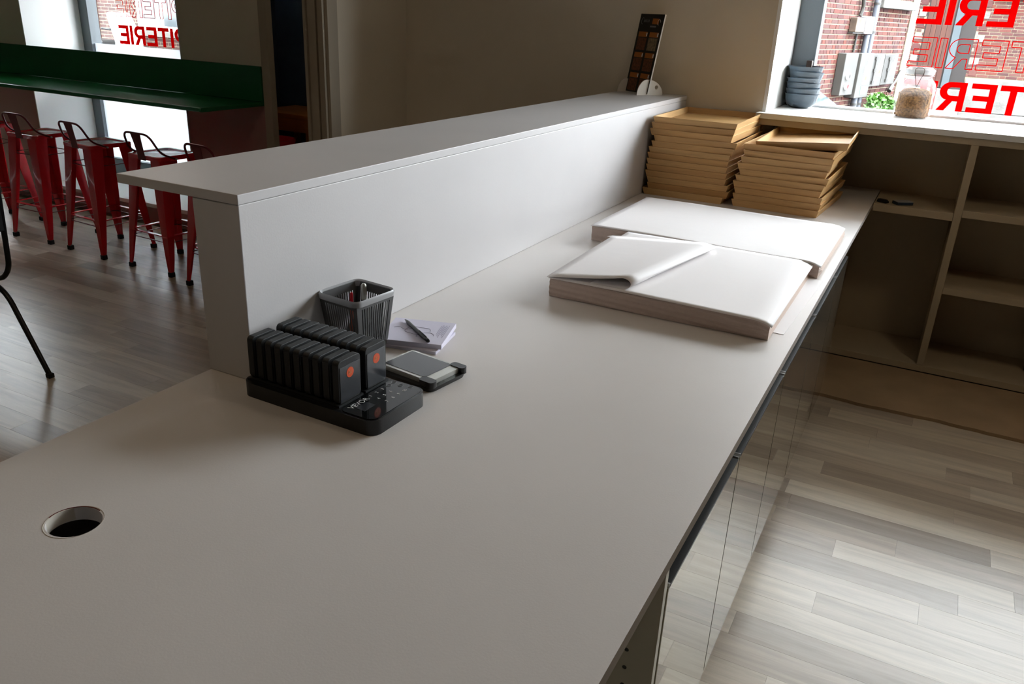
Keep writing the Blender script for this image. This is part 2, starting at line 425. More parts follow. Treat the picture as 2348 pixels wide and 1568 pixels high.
# laminate strips: 0.112 wide, running along X
rows = int((4.6-YB)/0.112)
pieces = []
for r in range(-30, 38):
    y0 = 0.0+r*0.112
    if y0 < YB or y0 > 4.3: continue
    x = XL+rnd.random()*0.6
    while x < XR:
        ln = rnd.choice((0.42, 0.55, 0.68, 0.8, 0.95))
        x1 = min(x+ln, XR)
        pieces.append((max(x, XL), x1, y0, y0+0.112)); x = x1
def pvis(p):
    cx, cy = (p[0]+p[1])/2, (p[2]+p[3])/2
    if -0.5 < cx < 1.7 and 0.2 < cy < 4.0: return 0
    if -6.2 < cx < -1.2 and 0.5 < cy < 4.0: return abs(cx+2.8)+abs(cy-2.2)
    return 99
pieces.sort(key=pvis)
proto = {}
def plank_mesh(w, ln):
    key = (round(ln, 2))
    if key not in proto:
        bm = bmesh.new(); g = 0.0003
        box(bm, -ln/2+g, ln/2-g, -0.056+g, 0.056-g, -0.004, 0)
        me = bpy.data.meshes.new('plank'); bm.to_mesh(me); bm.free(); me.materials.append(MT['plank'])
        proto[key] = me
    return proto[key]
for p in pieces[:290]:
    o = link('plank', plank_mesh(0.112, p[1]-p[0]), fl)
    o.location = ((p[0]+p[1])/2, (p[2]+p[3])/2, 0)
bm = bmesh.new()
for p in pieces[290:]:
    box(bm, p[0]+.0003, p[1]-.0003, p[2]+.0003, p[3]-.0003, -0.004, 0)
o = obj('planks_beyond', bm, 'plank', fl); o['kind'] = 'stuff'

struct(obox('ceiling', XL, XR, YB, 7.0, H, H+0.1, 'ceiling'))
# wall behind the counter, between the entrance stub and the right window
bm = bmesh.new()
box(bm, -3.31, -0.87, YW, 5.15, 0, H)
struct(obj('wall_front', bm, 'wall'))
bm = bmesh.new()   # below and above right window
box(bm, -0.87, XR, 4.93, 5.15, 0, 1.2)
box(bm, -0.87, XR, YW, 5.15, 3.3, H)
box(bm, 2.6, XR, YW, 5.15, 0, 3.3)
struct(obj('wall_front', bm, 'wall'))
# white jamb of the right window
bm = bmesh.new(); box(bm, -0.885, -0.866, YW-0.004, 5.07, 1.2, 3.3)
struct(obj('trim_1', bm, 'jamb'))
# return wall by the entrance with a fluted casing at its near end
bm = bmesh.new(); box(bm, -3.27, -3.16, 3.80, YW, 0, H)
struct(obj('wall_return', bm, 'wall'))
bm = bmesh.new()
for k, (a, b, d) in enumerate(((-3.30, -3.28, 0.05), (-3.28, -3.265, 0.035), (-3.265, -3.215, 0.045), (-3.215, -3.20, 0.03), (-3.20, -3.165, 0.045), (-3.165, -3.145, 0.025))):
    box(bm, a, b, 3.80-d, 3.86, 0, H)
struct(obj('trim_2', bm, 'post'))
# wall along the green bar with tall window opening
XA, XB = -6.70, -4.94
bm = bmesh.new()
box(bm, -7.5, XA, YL, 4.95, 1.03, H); box(bm, XL, -9.35, YL, 4.95, 1.03, H); box(bm, -9.35, -7.5, YL, 4.95, 3.3, H); box(bm, XB, -4.80, YL, 4.95, 1.03, H); box(bm, -4.80, -4.166, YL, YL+0.035, 1.03, H); box(bm, XA, XB, YL, 4.95, 3.3, H)
struct(obj('wall_left_front', bm, 'wall'))
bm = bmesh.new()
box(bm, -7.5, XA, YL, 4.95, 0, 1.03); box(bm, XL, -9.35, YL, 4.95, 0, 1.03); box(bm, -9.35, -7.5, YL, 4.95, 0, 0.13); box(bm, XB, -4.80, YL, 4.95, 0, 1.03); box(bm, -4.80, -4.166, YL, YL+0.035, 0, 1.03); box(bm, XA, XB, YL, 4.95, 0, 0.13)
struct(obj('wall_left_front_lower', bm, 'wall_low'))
bm = bmesh.new()
box(bm, XA-0.004, XA+0.006, YL-0.003, 4.83, 0.16, 3.3); box(bm, XB-0.006, XB+0.004, YL-0.003, 4.83, 0.16, 3.3)
box(bm, XA, XB, YL-0.02, 4.9, 0.13, 0.16); box(bm, XA, XB, YL-0.003, 4.83, 3.29, 3.305)
struct(obj('trim_3', bm, 'jamb'))
# post at the end of the bar
struct(obox('trim_4', -4.165, -4.095, YL-0.02, YL+0.035, 0, H, 'post', bevel=0.004))
# alcove beyond the bar
bm = bmesh.new()
box(bm, -5.0, -3.3, 5.30, 5.45, 0, 2.35); box(bm, -5.0, -4.945, 4.95, 5.30, 0, H)
struct(obj('wall_alcove', bm, 'navy'))
struct(obox('wall_alcove_side', -3.33, -3.3, 5.15, 5.30, 0, H, 'wall'))
# other walls of the room, with daylight openings behind and beside the viewer
struct(obox('wall_left', XL-0.12, XL, YB, 5.0, 0, H, 'wall_dim'))
bm = bmesh.new()
box(bm, XL, XR, YB-0.12, YB, 0, H)
struct(obj('wall_back', bm, 'wall_dim'))
bm = bmesh.new()
box(bm, XR, XR+0.12, YB, 5.15, 0, H)
struct(obj('wall_right', bm, 'wall_dim'))

# unseen upper storeys above the shop front, added to cut skylight on the street
struct(obox('wall_upper_added', -24, 14, 4.4, 5.15, 3.61, 11.0, 'wall'))

# windows
def window(name, x0, x1, y, z0, z1, fw, mullions=()):
    w = struct(bpy.data.objects.new(name, None)); COL.objects.link(w)
    bm = bmesh.new()
    box(bm, x0, x0+fw, y-0.05, y+0.05, z0, z1); box(bm, x1-fw, x1, y-0.05, y+0.05, z0, z1)
    box(bm, x0+fw, x1-fw, y-0.05, y+0.05, z1-fw, z1)
    for mx in mullions: box(bm, mx-0.03, mx+0.03, y-0.045, y+0.045, z0, z1-fw)
    obj('window_frame', bm, 'wframe', w, bevel=0.004)
    bm = bmesh.new(); box(bm, x0+fw*0.8, x1-fw*0.8, y-0.004, y+0.004, z0, z1-fw*0.8)
    obj('window_pane', bm, 'pane', w)
    return w
w1 = window('window_1', -0.87, 2.6, 5.12, 1.22, 3.3, 0.13)
bm = bmesh.new(); box(bm, -0.87, 2.6, 5.07, 5.17, 1.20, 1.262); obj('window_rail', bm, 'jamb', w1)
w2 = window('window_2', XA, XB, 4.88, 0.16, 3.3, 0.11)
bm = bmesh.new(); box(bm, XA+0.1, XB-0.1, 4.83, 4.93, 0.16, 0.33); obj('window_rail', bm, 'wframe', w2)
bm = bmesh.new(); box(bm, XA+0.11, XB-0.1, 4.862, 4.870, 0.33, 1.285)
obj('frosted_film', bm, 'frost', w2)['label'] = 'bright white frosted lower glass'

window('window_added_transom', -4.94, -3.3, 5.38, 2.35, 3.5, 0.06)  # unseen transom, added to let daylight into the alcove
window('window_added_left', -9.35, -7.5, 4.88, 0.13, 3.3, 0.09)  # unseen shop window, added to brighten the seating floor

# ---- red window lettering (reads from the street)
def arc(cx, cy, rx, ry, a0, a1, n=10):
    return [(cx+rx*math.cos(a0+(a1-a0)*k/n), cy+ry*math.sin(a0+(a1-a0)*k/n)) for k in range(n+1)]
t_ = 0.22
G = {
 'E': (0.84, [[(0,0),(0.84,0),(0.84,t_*.8),(t_,t_*.8),(t_,.41),(0.70,.41),(0.70,.59),(t_,.59),(t_,1-t_*.8),(0.80,1-t_*.8),(0.80,1),(0,1)]]),
 'I': (t_, [[(0,0),(t_,0),(t_,1),(0,1)]]),
 'T': (0.84, [[(.31,0),(.53,0),(.53,1-t_*.85),(.84,1-t_*.85),(.84,1),(0,1),(0,1-t_*.85),(.31,1-t_*.85)]]),
 'P': (0.82, [[(0,0),(t_,0),(t_,.34),(.48,.34)]+arc(.48,.67,.34,.33,-PI/2,PI/2)+[(0,1)],
              [(t_,.53)]+arc(.47,.67,.13,.14,-PI/2,PI/2)+[(t_,.81)]]),
 'R': (0.86, [[(0,0),(t_,0),(t_,.34),(.38,.34),(.60,0),(.86,0),(.60,.38)]+arc(.50,.68,.35,.32,-PI/3,PI/2)+[(0,1)],
              [(t_,.53)]+arc(.47,.675,.14,.145,-PI/2,PI/2)+[(t_,.82)]]),
}
def lettering(xright, y, zb, cap, outline, label, group):
    t = thing('window_lettering', label, 'lettering', (xright, y, zb), 0, group)
    x = 0.0
    for ch in 'PITERIE':
        wd, ols = G[ch]
        if not outline:
            o = plate('letter', [[(-(px)*cap, py*cap) for px, py in ol] for ol in ols], 0.0012, 'letter', t)
            o.location = (-x, 0, 0); o.rotation_euler = (PI/2, 0, 0)
        else:
            bm = bmesh.new()
            for ol in ols:
                loop = [(-px*cap, 0, py*cap) for px, py in ol]
                for a, b in zip(loop, loop[1:]+loop[:1]):
                    tube(bm, [a, b], 0.0024, 5)
            o = obj('letter', bm, 'letter', t); o.location = (-x, 0, 0)
        x += wd*cap+0.016
lettering(0.515, 5.112, 1.715, 0.148, False, 'solid red letters, upper row on the right window', 'red window lettering')
lettering(0.515, 5.112, 1.502, 0.148, True, 'outlined red letters, middle row on the right window', 'red window lettering')
lettering(0.515, 5.112, 1.287, 0.148, False, 'solid red letters, lowest row on the right window, behind the jar', 'red window lettering')
lettering(-5.50, 4.872, 1.297, 0.148, False, 'solid red letters low on the left window above the green bar', 'red window lettering')
lettering(-5.50, 4.872, 1.512, 0.148, True, 'outlined red letters high on the left window, over the scooter', 'red window lettering')

# ------------------------------------------------------------------ counter
X0, X1 = -1.434, -0.253
hole = [(-1.152+0.046*math.cos(2*PI*k/40), 0.683+0.042*math.sin(2*PI*k/40)) for k in range(40)]
ct = thing('worktop', 'long white laminate worktop with a round cable hole near its left edge', 'worktop', (0, 0, 0.835))
tp = plate('top_surface', [[(X0, -0.9), (X1, -0.9), (X1, 4.49), (X1, 4.90), (-0.865, 4.90), (-0.865, 4.545), (X0, 4.545)], hole], 0.025, 'counter', ct)
bm = bmesh.new(); lathe(bm, [(0.0445, 0.002), (0.0445, 0.0245), (0.0462, 0.0256), (0.0462, 0.002)], -1.152, 0.683, 40)
o = obj('hole_lining', bm, 'counter_edge', ct, smooth=True); o.scale = (1, 1, 1)
bm = bmesh.new(); tube(bm, [(-1.152+0.0465*math.cos(a), 0.683+0.0435*math.sin(a), 0.0254) for a in [1.4+k*0.16 for k in range(14)]], 0.0008, 5)
obj('hole_edge_stain', bm, 'red_dark', ct)['label'] = 'dark red stain on the rim of the hole'

# base cabinets
def base_cabinet(y0, y1, label, ndoor=1):
    t = thing('base_cabinet', label, 'cabinet', (X1, y0, 0), 0, 'glossy base cabinets under the worktop')
    w = y1-y0; xf = -0.002
    bm = bmesh.new(); th = 0.018
    box(bm, -0.60, xf-0.022, 0.001, th, 0.14, 0.834); box(bm, -0.60, xf-0.022, w-th, w-0.001, 0.14, 0.834)
    box(bm, -0.60, xf-0.022, th, w-th, 0.14, 0.14+th); box(bm, -0.60, -0.585, th, w-th, 0.14+th, 0.834)
    box(bm, -0.10, -0.012, 0.001, w-0.001, 0.812, 0.834)
    obj('cabinet_body', bm, 'carcass', t)
    obox('handle_recess', -0.075, -0.070, 0.019, w-0.019, 0.70, 0.811, 'trough', t)
    d = obox('door', xf-0.019, xf, 0.0042, w-0.0042, 0.158, 0.776, 'gloss', t)
    obox('handle_rail', xf-0.021, xf+0.0002, 0.014, w-0.014, 0.7762, 0.7815, 'trough', d)
    for a in (0.0035, w-0.0135):
        obox('handle_end_cap', xf-0.021, xf-0.0005, a+0.006, a+0.010, 0.7765, 0.783, 'alu', d)
    for a in (-0.0005, w-0.0042): obox('dark_gap_strip', xf-0.0215, xf-0.0195, a, a+0.0047, 0.158, 0.80, 'red_dark' if False else 'trough', t)  # black strip put in so the joint between doors reads dark
    obox('plinth', -0.085, -0.070, 0.012, w-0.012, 0.0, 0.139, 'trough', t)
    return t
ys = [1.135, 1.655, 2.19, 2.745, 3.26]
labs = ['glossy cabinet door nearest the viewer, beside the open bay', 'glossy cabinet second from the open bay', 'glossy cabinet third from the open bay', 'glossy cabinet fourth from the open bay']
for a, b, l in zip(ys, ys[1:], labs): base_cabinet(a, b, l)
base_cabinet(3.262, 3.62, 'narrow glossy cabinet at the far end, nearest the shelving')
# near open bay
t = thing('open_base_unit', 'open base unit with a drilled side panel under the near worktop', 'cabinet', (X1, -0.3, 0))
sp = obox('side_panel', -0.60, -0.004, 1.416, 1.434, 0.0, 0.834, 'carcass', t)
obox('side_panel', -0.60, -0.018, 0.0, 0.018, 0.0, 0.834, 'carcass', t)
obox('back_panel', -0.60, -0.588, 0.018, 1.416, 0.0, 0.834, 'carcass', t)
obox('bottom_board', -0.588, -0.02, 0.018, 1.416, 0.13, 0.148, 'carcass', t)
for k in range(16):
    bm = bmesh.new(); zc = 0.678-0.0405*k+0.0405
    if zc < 0.08: break
    c = [bm.verts.new((-0.056+0.0042*math.cos(a*PI/6), 1.4156, zc+0.0042*math.sin(a*PI/6))) for a in range(12)]
    c2 = [bm.verts.new((v.co.x, 1.4166, v.co.z)) for v in c]
    bm.faces.new(c); bm.faces.new(c2[::-1])
    for i in range(12): bm.faces.new([c[i], c[(i+1)%12], c2[(i+1)%12], c2[i]])
    obj('shelf_pin_hole', bm, 'trough', t)

t = thing('base_panel_run', 'white lower boards carrying the worktop on the seating side', 'panel', (-1.434, -0.9, 0))
obox('board', 0.0, 0.03, 0.0, 5.44, 0.0, 0.834, 'partition', t)
obox('inner_shelf', 0.031, 0.55, 0.0, 5.44, 0.45, 0.468, 'alcove_wood', t)
# partition with ledge
pt = thing('counter_partition', 'tall white partition board with a wide ledge along the counter', 'partition', (-1.30, 1.245, 0))
obox('wall_board', -0.137, 0.0, 0.0, YW-1.245, 0.8602, 1.274, 'partition', pt, bevel=0.002)
obox('ledge', -0.376, 0.002, -0.002, YW-1.247, 1.275, 1.297, 'partition', pt, bevel=0.0015)

# ------------------------------------------------------------------ shelving below the window
su = thing('wall_shelving', 'cream open shelving unit built under the street window', 'shelving', (-0.90, 4.48, 0))
def sbox(name, x0, x1, y0, y1, z0, z1, m='shelf', bev=0.0015):
    return obox(name, x0+0.90, x1+0.90, y0-4.48, y1-4.48, z0, z1, m, su, bevel=bev)
sbox('top_board', -0.90, 2.55, 4.47, 5.08, 1.222, 1.250, 'jamb')
sbox('top_rail', -0.90, 2.55, 4.48, 4.50, 1.19, 1.221)
sbox('divider', -0.90, -0.872, 4.48, 4.54, 0.861, 1.19)
for xa in (0.118, 1.25, 2.4): sbox('divider', xa, xa+0.034, 4.482, 4.90, 0.055, 1.19)
sbox('back_panel', -0.872, 2.55, 4.902, 4.925, 0.0, 1.19)
sbox('shelf', -0.249, 0.117, 4.482, 4.90, 0.822, 0.860)
sbox('shelf', 0.153, 1.249, 4.482, 4.90, 0.845, 0.880)
sbox('shelf', 0.153, 1.249, 4.482, 4.90, 0.452, 0.487)
sbox('shelf', 1.285, 2.399, 4.482, 4.90, 0.66, 0.695)
sbox('bottom_board', -0.34, 2.55, 4.48, 4.90, 0.020, 0.054)
sbox('side_panel', -0.36, -0.342, 4.482, 4.90, 0.0, 0.82)
# bare board on the floor in front of the shelving, ragged front edge
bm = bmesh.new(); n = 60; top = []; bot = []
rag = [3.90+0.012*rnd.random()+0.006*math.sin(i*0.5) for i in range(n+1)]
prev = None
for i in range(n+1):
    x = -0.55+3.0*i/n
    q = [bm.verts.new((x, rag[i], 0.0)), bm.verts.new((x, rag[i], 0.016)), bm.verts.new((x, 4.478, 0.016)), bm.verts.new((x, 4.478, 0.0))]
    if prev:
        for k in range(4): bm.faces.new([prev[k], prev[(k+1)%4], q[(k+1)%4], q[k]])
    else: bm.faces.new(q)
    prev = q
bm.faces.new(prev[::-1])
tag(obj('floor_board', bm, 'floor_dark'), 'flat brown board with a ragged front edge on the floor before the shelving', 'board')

# ------------------------------------------------------------------ trays
def make_tray():
    t = thing('wooden_tray', 'x', 'tray')
    bw, bd, tw, td, h, th = 0.1950, 0.2910, 0.204, 0.300, 0.034, 0.006
    obox('tray_base', -bw+0.002, bw-0.002, -bd+0.002, bd-0.002, 0.001, 0.006, 'tray_x', t)
    for s in (-1, 1):
        bm = bmesh.new()
        a, b = s*bd, s*td
        hexa(bm, [(-bw, a, 0), (bw, a, 0), (bw, a-s*th, 0), (-bw, a-s*th, 0), (-tw, b, h), (tw, b, h), (tw, b-s*th, h), (-tw, b-s*th, h)])
        obj('tray_side', bm, 'tray_x', t)
        bm = bmesh.new()
        a, b = s*bw, s*tw; e = 0.0061
        hexa(bm, [(a, -bd+e, 0), (a-s*th, -bd+e, 0), (a-s*th, bd-e, 0), (a, bd-e, 0), (b, -td+e, h), (b-s*th, -td+e, h), (b-s*th, td-e, h), (b, td-e, h)])
        obj('tray_side', bm, 'tray_y', t)
    return t
tray0 = make_tray(); first = True
def place_tray(x, y, z, rz, label, group, tilt=(0, 0)):
    global first
    o = tray0 if first else copy_tree(tray0); first = False
    o.location = (x, y, z); o.rotation_euler = (tilt[0], tilt[1], rz); o['label'] = label; o['group'] = group
ordn = ['lowest', 'second', 'third', 'fourth', 'fifth', 'sixth', 'seventh', 'eighth', 'ninth', 'tenth', 'eleventh', 'twelfth', 'topmost']
rl = random.Random(3)
offL = [(-.008, -1), (.006, 1.2), (.004, 0.5), (-.004, -0.8), (.0, -1.4), (.002, -2.2), (.004, -2.4), (.006, -2.2), (.012, -0.6), (.016, 0.9), (.0, -1.0), (.0, .5), (.004, 1.0)]
for k in range(13):
    lab = ('pale wooden tray on top of the left stack, by the partition' if k == 12 else
           'pale wooden tray, %s from the bottom of the left stack' % ordn[k] if k else 'pale wooden tray at the bottom of the left stack, on the worktop')
    place_tray(-1.078+offL[k][0], 4.222, 0.8602+k*0.0290, math.radians(offL[k][1]*0.8), lab, 'wooden trays in the left stack')
offR = [(.006, -3.6), (.0, -1.6), (.008, -3.0), (-.004, -2.4), (.002, -2.0), (.012, -1.2), (-.006, .2), (.004, .8), (.020, -1.4), (.018, -1.2)]
for k in range(10):
    lab = ('pale wooden tray, %s from the bottom of the right stack' % ordn[k] if k else 'pale wooden tray at the bottom of the right stack, on the worktop')
    place_tray(-0.632+offR[k][0], 4.222, 0.8602+k*0.0295, math.radians(offR[k][1]*0.9), lab, 'wooden trays in the right stack')
place_tray(-0.578, 4.25, 1.157, math.radians(1.5), 'pale wooden tray tilted on top of the right stack, jutting to the right', 'wooden trays in the right stack', (math.radians(0.6), math.radians(-4.2)))

# ------------------------------------------------------------------ paper stacks
def sheet_stack(name, x0, x1, y0, y1, h, z, label, nl=16, jit=0.004, wav=0.004, seed=1, lean=0.0):
    r_ = random.Random(seed)
    t = thing(name, label, 'paper', (x0, y0, z))
    W, D = x1-x0, y1-y0
    bm = bmesh.new(); nu, nv = 26, 16
    def outline(i):
        f = i/(nl); jx = r_.uniform(-jit, jit); out = []
        sx = lean*math.sin(f*PI)
        for k in range(nu+1): u = k/nu; out.append((u*W, 0.0+0.0015*math.sin(9*u+i)+sx*0.3, u))
        for k in range(1, nv+1): v = k/nv; out.append((W+jx+sx, v*D, v))
        for k in range(1, nu+1): u = 1-k/nu; out.append((u*W, D+jx*.6, u))
        for k in range(1, nv): v = 1-k/nv; out.append((-jx+(-sx), v*D, v))
        return out
    prev = None
    for i in range(nl+1):
        zz = h*i/nl
        ring = [bm.verts.new((x, y, zz+(wav*math.sin(4.5*x+1)*(0.5+0.5*math.cos(y*3)) if i else 0)*i/nl - (0.010*max(0, (x-W+0.05)/0.05)**2 if i > nl*0.6 else 0))) for x, y, _ in outline(i)]
        if prev:
            for k in range(len(ring)): bm.faces.new([prev[k], prev[(k+1)%len(ring)], ring[(k+1)%len(ring)], ring[k]])
        prev = ring
    bm.faces.new(prev)
    o = obj('sheets', bm, 'paper_side', t); o['kind'] = 'stuff'
    # top sheet with soft undulation
    bm = bmesh.new(); g = []
    for j in range(25):
        row = []
        for i in range(33):
            x = -0.004+(W+0.010)*i/32; y = -0.006+(D+0.008)*j/24
            zz = h+0.0035+wav*math.sin(4.5*x+1)*(0.5+0.5*math.cos(y*3))+0.0012*math.sin(7*x+5*y)*math.sin(6*y+1)
            zz -= 0.010*max(0, (x-W+0.05)/0.05)**2
            row.append(bm.verts.new((x, y, zz)))
        g.append(row)
    for j in range(24):
        for i in range(32): bm.faces.new([g[j][i], g[j][i+1], g[j+1][i+1], g[j+1][i]])
    s = obj('top_sheet', bm, 'paper', t, smooth=True)
    md = s.modifiers.new('thick', 'SOLIDIFY'); md.thickness = 0.0008
    return t
sheet_stack('paper_stack', -1.150, -0.292, 2.918, 3.58, 0.054, 0.861, 'wide stack of white paper sheets lying towards the wooden trays', 12, 0.006, 0.002, 5, 0.004)
sheet_stack('paper_stack', -0.995, -0.318, 2.205, 2.915, 0.054, 0.861, 'thick stack of white paper with a dark front edge, nearest the viewer', 20, 0.002, 0.002, 8, -0.010)
# fanned loose sheets on the right side
for k, (dx, dy, a) in enumerate(((0.0, 0.0, 0.8), (0.012, 0.03, 1.8))):
    bm = bmesh.new(); box(bm, -0.44, 0.018, 0.0, 0.62, 0, 0.0012)
    o = obj('paper_sheet', bm, 'paper'); o.location = (-0.318+dx, 2.25+dy, 0.8602+0.0015*k*0); o.rotation_euler = (0, 0, -math.radians(a)); 
    if k == 0: bpy.data.objects.remove(o); continue
    tag(o, 'single white sheet fanned out under the right side of the near paper stack', 'paper')
# folded-over sheet with a rolled edge
t = thing('folded_paper', 'large sheet folded over with a soft rolled edge on the near paper stack', 'paper', (-0.995, 2.205, 0.9185))
bm = bmesh.new(); prof = []
Wd = 0.24; rr = 0.018
for k in range(9): u = k/8; prof.append((Wd*u-0.012, 0.006+0.031*u**2.2+0.004*math.sin(u*PI)-0.004*(1-u)**4))
for k in range(1, 9): a = PI/2-PI*k/8; prof.append((Wd-0.012+rr*1.6*math.cos(a), 0.0195+rr*math.sin(a)))
for k in range(1, 7): u = k/6; prof.append((Wd-0.012-0.10*u, 0.0022))
g = []
for j in range(13):
    v = j/12; row = []
    for x, z in prof:
        xs = x*(1.0+0.42*v*(x/Wd)) - 0.045*v*(1-x/Wd)*0 
        zz = z*(1-0.25*v) + 0.004*math.sin(3*v)
        row.append(bm.verts.new((xs - 0.05*v*v*0.3, v*0.60 + (0.02*x/Wd), zz+0.001)))
    g.append(row)
for j in range(12):
    for i in range(len(prof)-1): bm.faces.new([g[j][i], g[j][i+1], g[j+1][i+1], g[j+1][i]])
o = obj('sheet', bm, 'paper', t, smooth=True); md = o.modifiers.new('thick', 'SOLIDIFY'); md.thickness = 0.0008
# curled corner
bm = bmesh.new(); g = []
for j in range(7):
    v = j/6; row = []
    for i in range(9):
        u = i/8; row.append(bm.verts.new((-0.06+0.10*u, 0.63+0.07*v, -0.022+0.020*u*0.5+0.010*(1-u)**2*(1-v)+0.002)))
    g.append(row)
for j in range(6):
    for i in range(8): bm.faces.new([g[j][i], g[j][i+1], g[j+1][i+1], g[j+1][i]])
o = obj('curled_corner', bm, 'paper', t, smooth=True); md = o.modifiers.new('thick', 'SOLIDIFY'); md.thickness = 0.0006

# ------------------------------------------------------------------ pager charging base
pb = thing('pager_base', 'black guest pager charging base with keypad and white lettering', 'charging base', (-1.275, 1.185, 0.8602), math.radians(-1.2))
bx, by, bh = 0.372, 0.192, 0.034
prism('base_body', rrect(0, bx, 0, by, 0.026), 0, bh, 'black', pb, smooth=True)
prism('keypad_panel', rrect(0.274, bx-0.006, 0.006, by-0.006, 0.020), bh, bh+0.002, 'black_gloss', pb, smooth=True)
for yy in (0.018, 0.107):
    bm = bmesh.new(); box(bm, 0.006, 0.270, yy-0.004, yy+0.076, bh, bh+0.004); obj('slot_tray', bm, 'black_matte', pb)
zk = bh+0.0022
text('lettering', 'VEVOR', 0.019, 'white_print', pb, (0.292, 0.052, zk), (0, 0, PI/2)).data
obox('display_window', 0.300, 0.325, 0.030, 0.066, zk-0.0004, zk+0.0004, 'screen', pb)
keys = [('1', 0), ('2', 1), ('3', 2), ('4', 3), ('5', 4), ('6', 5), ('7', 6), ('8', 7), ('9', 8)]
for i, (c, _) in enumerate(keys):
    r_, c_ = divmod(i, 3)
    text('key', c, 0.011, 'white_print', pb, (0.290+0.022*r_, 0.094+0.021*c_, zk), (0, 0, PI/2))
text('key', '00', 0.011, 'white_print', pb, (0.290+0.044, 0.094+0.064, zk), (0, 0, PI/2))
for (kx, ky) in ((0.290, 0.158), (0.290, 0.177), (0.312, 0.172), (0.334, 0.180)):
    bm = bmesh.new(); tube(bm, [(kx+0.0058*math.cos(a*PI/8), ky+0.0058*math.sin(a*PI/8), zk) for a in range(17)], 0.0005, 4, cap=False)
    tube(bm, [(kx-0.0025, ky-0.0025, zk), (kx+0.0025, ky+0.0025, zk)], 0.0005, 4)
    obj('key', bm, 'grey_print', pb)

def make_pager():
    t = thing('guest_pager', 'x', 'pager')
    L = 0.072; Hh = 0.098; th = 0.0165
    ol = rrect(0, L, 0, Hh, 0.010)
    bm = bmesh.new()
    a = [bm.verts.new((0, y, z)) for y, z in ol]; b = [bm.verts.new((th, y, z)) for y, z in ol]
    bm.faces.new(a); bm.faces.new(b[::-1]); n = len(a)
    for i in range(n): bm.faces.new([a[i], a[(i+1)%n], b[(i+1)%n], b[i]])
    obj('pager_body', bm, 'black_matte', t, bevel=0.0014)
    f = obox('front_face', th, th+0.0012, 0.004, L-0.004, 0.004, Hh-0.014, 'screen', t, bevel=0.0004)
    d = plate('disc', [[(0.0115*math.cos(k*PI/14), 0.0115*math.sin(k*PI/14)) for k in range(28)]], 0.0005, 'orange', f)
    d.location = (th+0.0012, L/2, Hh*0.66); d.rotation_euler = (PI/2, 0, PI/2)
    tx = text('number', '01', 0.011, 'orange_txt', f, (th+0.0021, L/2, Hh*0.66), (PI/2, 0, PI/2))
    return t
pg0 = make_pager(); pf = True
cs, sn = math.cos(math.radians(-1.2)), math.sin(math.radians(-1.2))
for row, (yy, rn) in enumerate(((0.018, 'front'), (0.107, 'rear'))):
    for k in range(10):
        lx, ly = 0.010+0.0268*k, yy
        o = pg0 if pf else copy_tree(pg0); pf = False
        o.location = (-1.275+lx*cs-ly*sn, 1.185+lx*sn+ly*cs, 0.8602+bh+0.0042)
        o.rotation_euler = (0, 0, math.radians(-1.2)); o['group'] = 'guest pagers standing in the charging base'
        if k == 9: l = 'black pager showing its orange disc, at the keypad end of the %s row' % rn
        elif k == 0: l = 'black pager at the partition end of the %s row' % rn
        else: l = 'black pager, %s from the partition end of the %s row' % (ordn[k], rn)
        o['label'] = l

# ------------------------------------------------------------------ basket with pens
bk = thing('pen_basket', 'smoky grey slotted plastic basket holding pens', 'basket', (-1.228, 1.545, 0.8602), math.radians(-6))
hw, hd, Hb = 0.064, 0.069, 0.150; bw_, bd_ = 0.053, 0.049
def bkp(u, v, f):   # u,v in -1..1 ; f height fraction
    w = bw_+(hw-bw_)*f; d = bd_+(hd-bd_)*f
    return (u*w, v*d, Hb*f+0.001)
for side in range(4):
    bm = bmesh.new()
    def P(s, f, off=0.0):
        if side == 0: p = bkp(s, -1, f)
        elif side == 1: p = bkp(1, s, f)
        elif side == 2: p = bkp(-s, 1, f)
        else: p = bkp(-1, -s, f)
        return Vector(p)
    nrm = [Vector((0,1,0)), Vector((-1,0,0)), Vector((0,-1,0)), Vector((1,0,0))][side]*0.0018
    def slab(s0, s1, f0, f1):
        a, b, c, d = P(s0, f0), P(s1, f0), P(s1, f1), P(s0, f1)
        hexa(bm, [a, b, b+nrm, a+nrm, d, c, c+nrm, d+nrm])
    nb = 13
    for i in range(nb):
        s0 = -0.80+1.6*i/nb; slab(s0, s0+1.6/nb*0.55, 0.08, 0.86)
    slab(-1, 1, 0, 0.08); slab(-1, 1, 0.86, 1.0); slab(-1, -0.80, 0.08, 0.86); slab(0.80, 1, 0.08, 0.86)
    obj('basket_wall', bm, 'basket', bk)
prism('basket_floor', rrect(-bw_, bw_, -bd_, bd_, 0.01), 0.001, 0.004, 'basket', bk)
bm = bmesh.new()
rim = rrect(-hw-0.003, hw+0.003, -hd-0.003, hd+0.003, 0.020)
o_ = [bm.verts.new((x*1.035, y*1.035, Hb-0.010)) for x, y in rim]; o2 = [bm.verts.new((x*1.05, y*1.05, Hb+0.001)) for x, y in rim]
o3 = [bm.verts.new((x*1.01, y*1.01, Hb+0.006)) for x, y in rim]; o4 = [bm.verts.new((x*0.955, y*0.955, Hb+0.003)) for x, y in rim]; o5 = [bm.verts.new((x*0.95, y*0.95, Hb-0.012)) for x, y in rim]
rs_ = [o_, o2, o3, o4, o5]; n = len(rim)
for a, b in zip(rs_, rs_[1:]+[rs_[0]]):
    for i in range(n): bm.faces.new([a[i], a[(i+1)%n], b[(i+1)%n], b[i]])
obj('basket_rim', bm, 'basket_rim', bk, smooth=True)
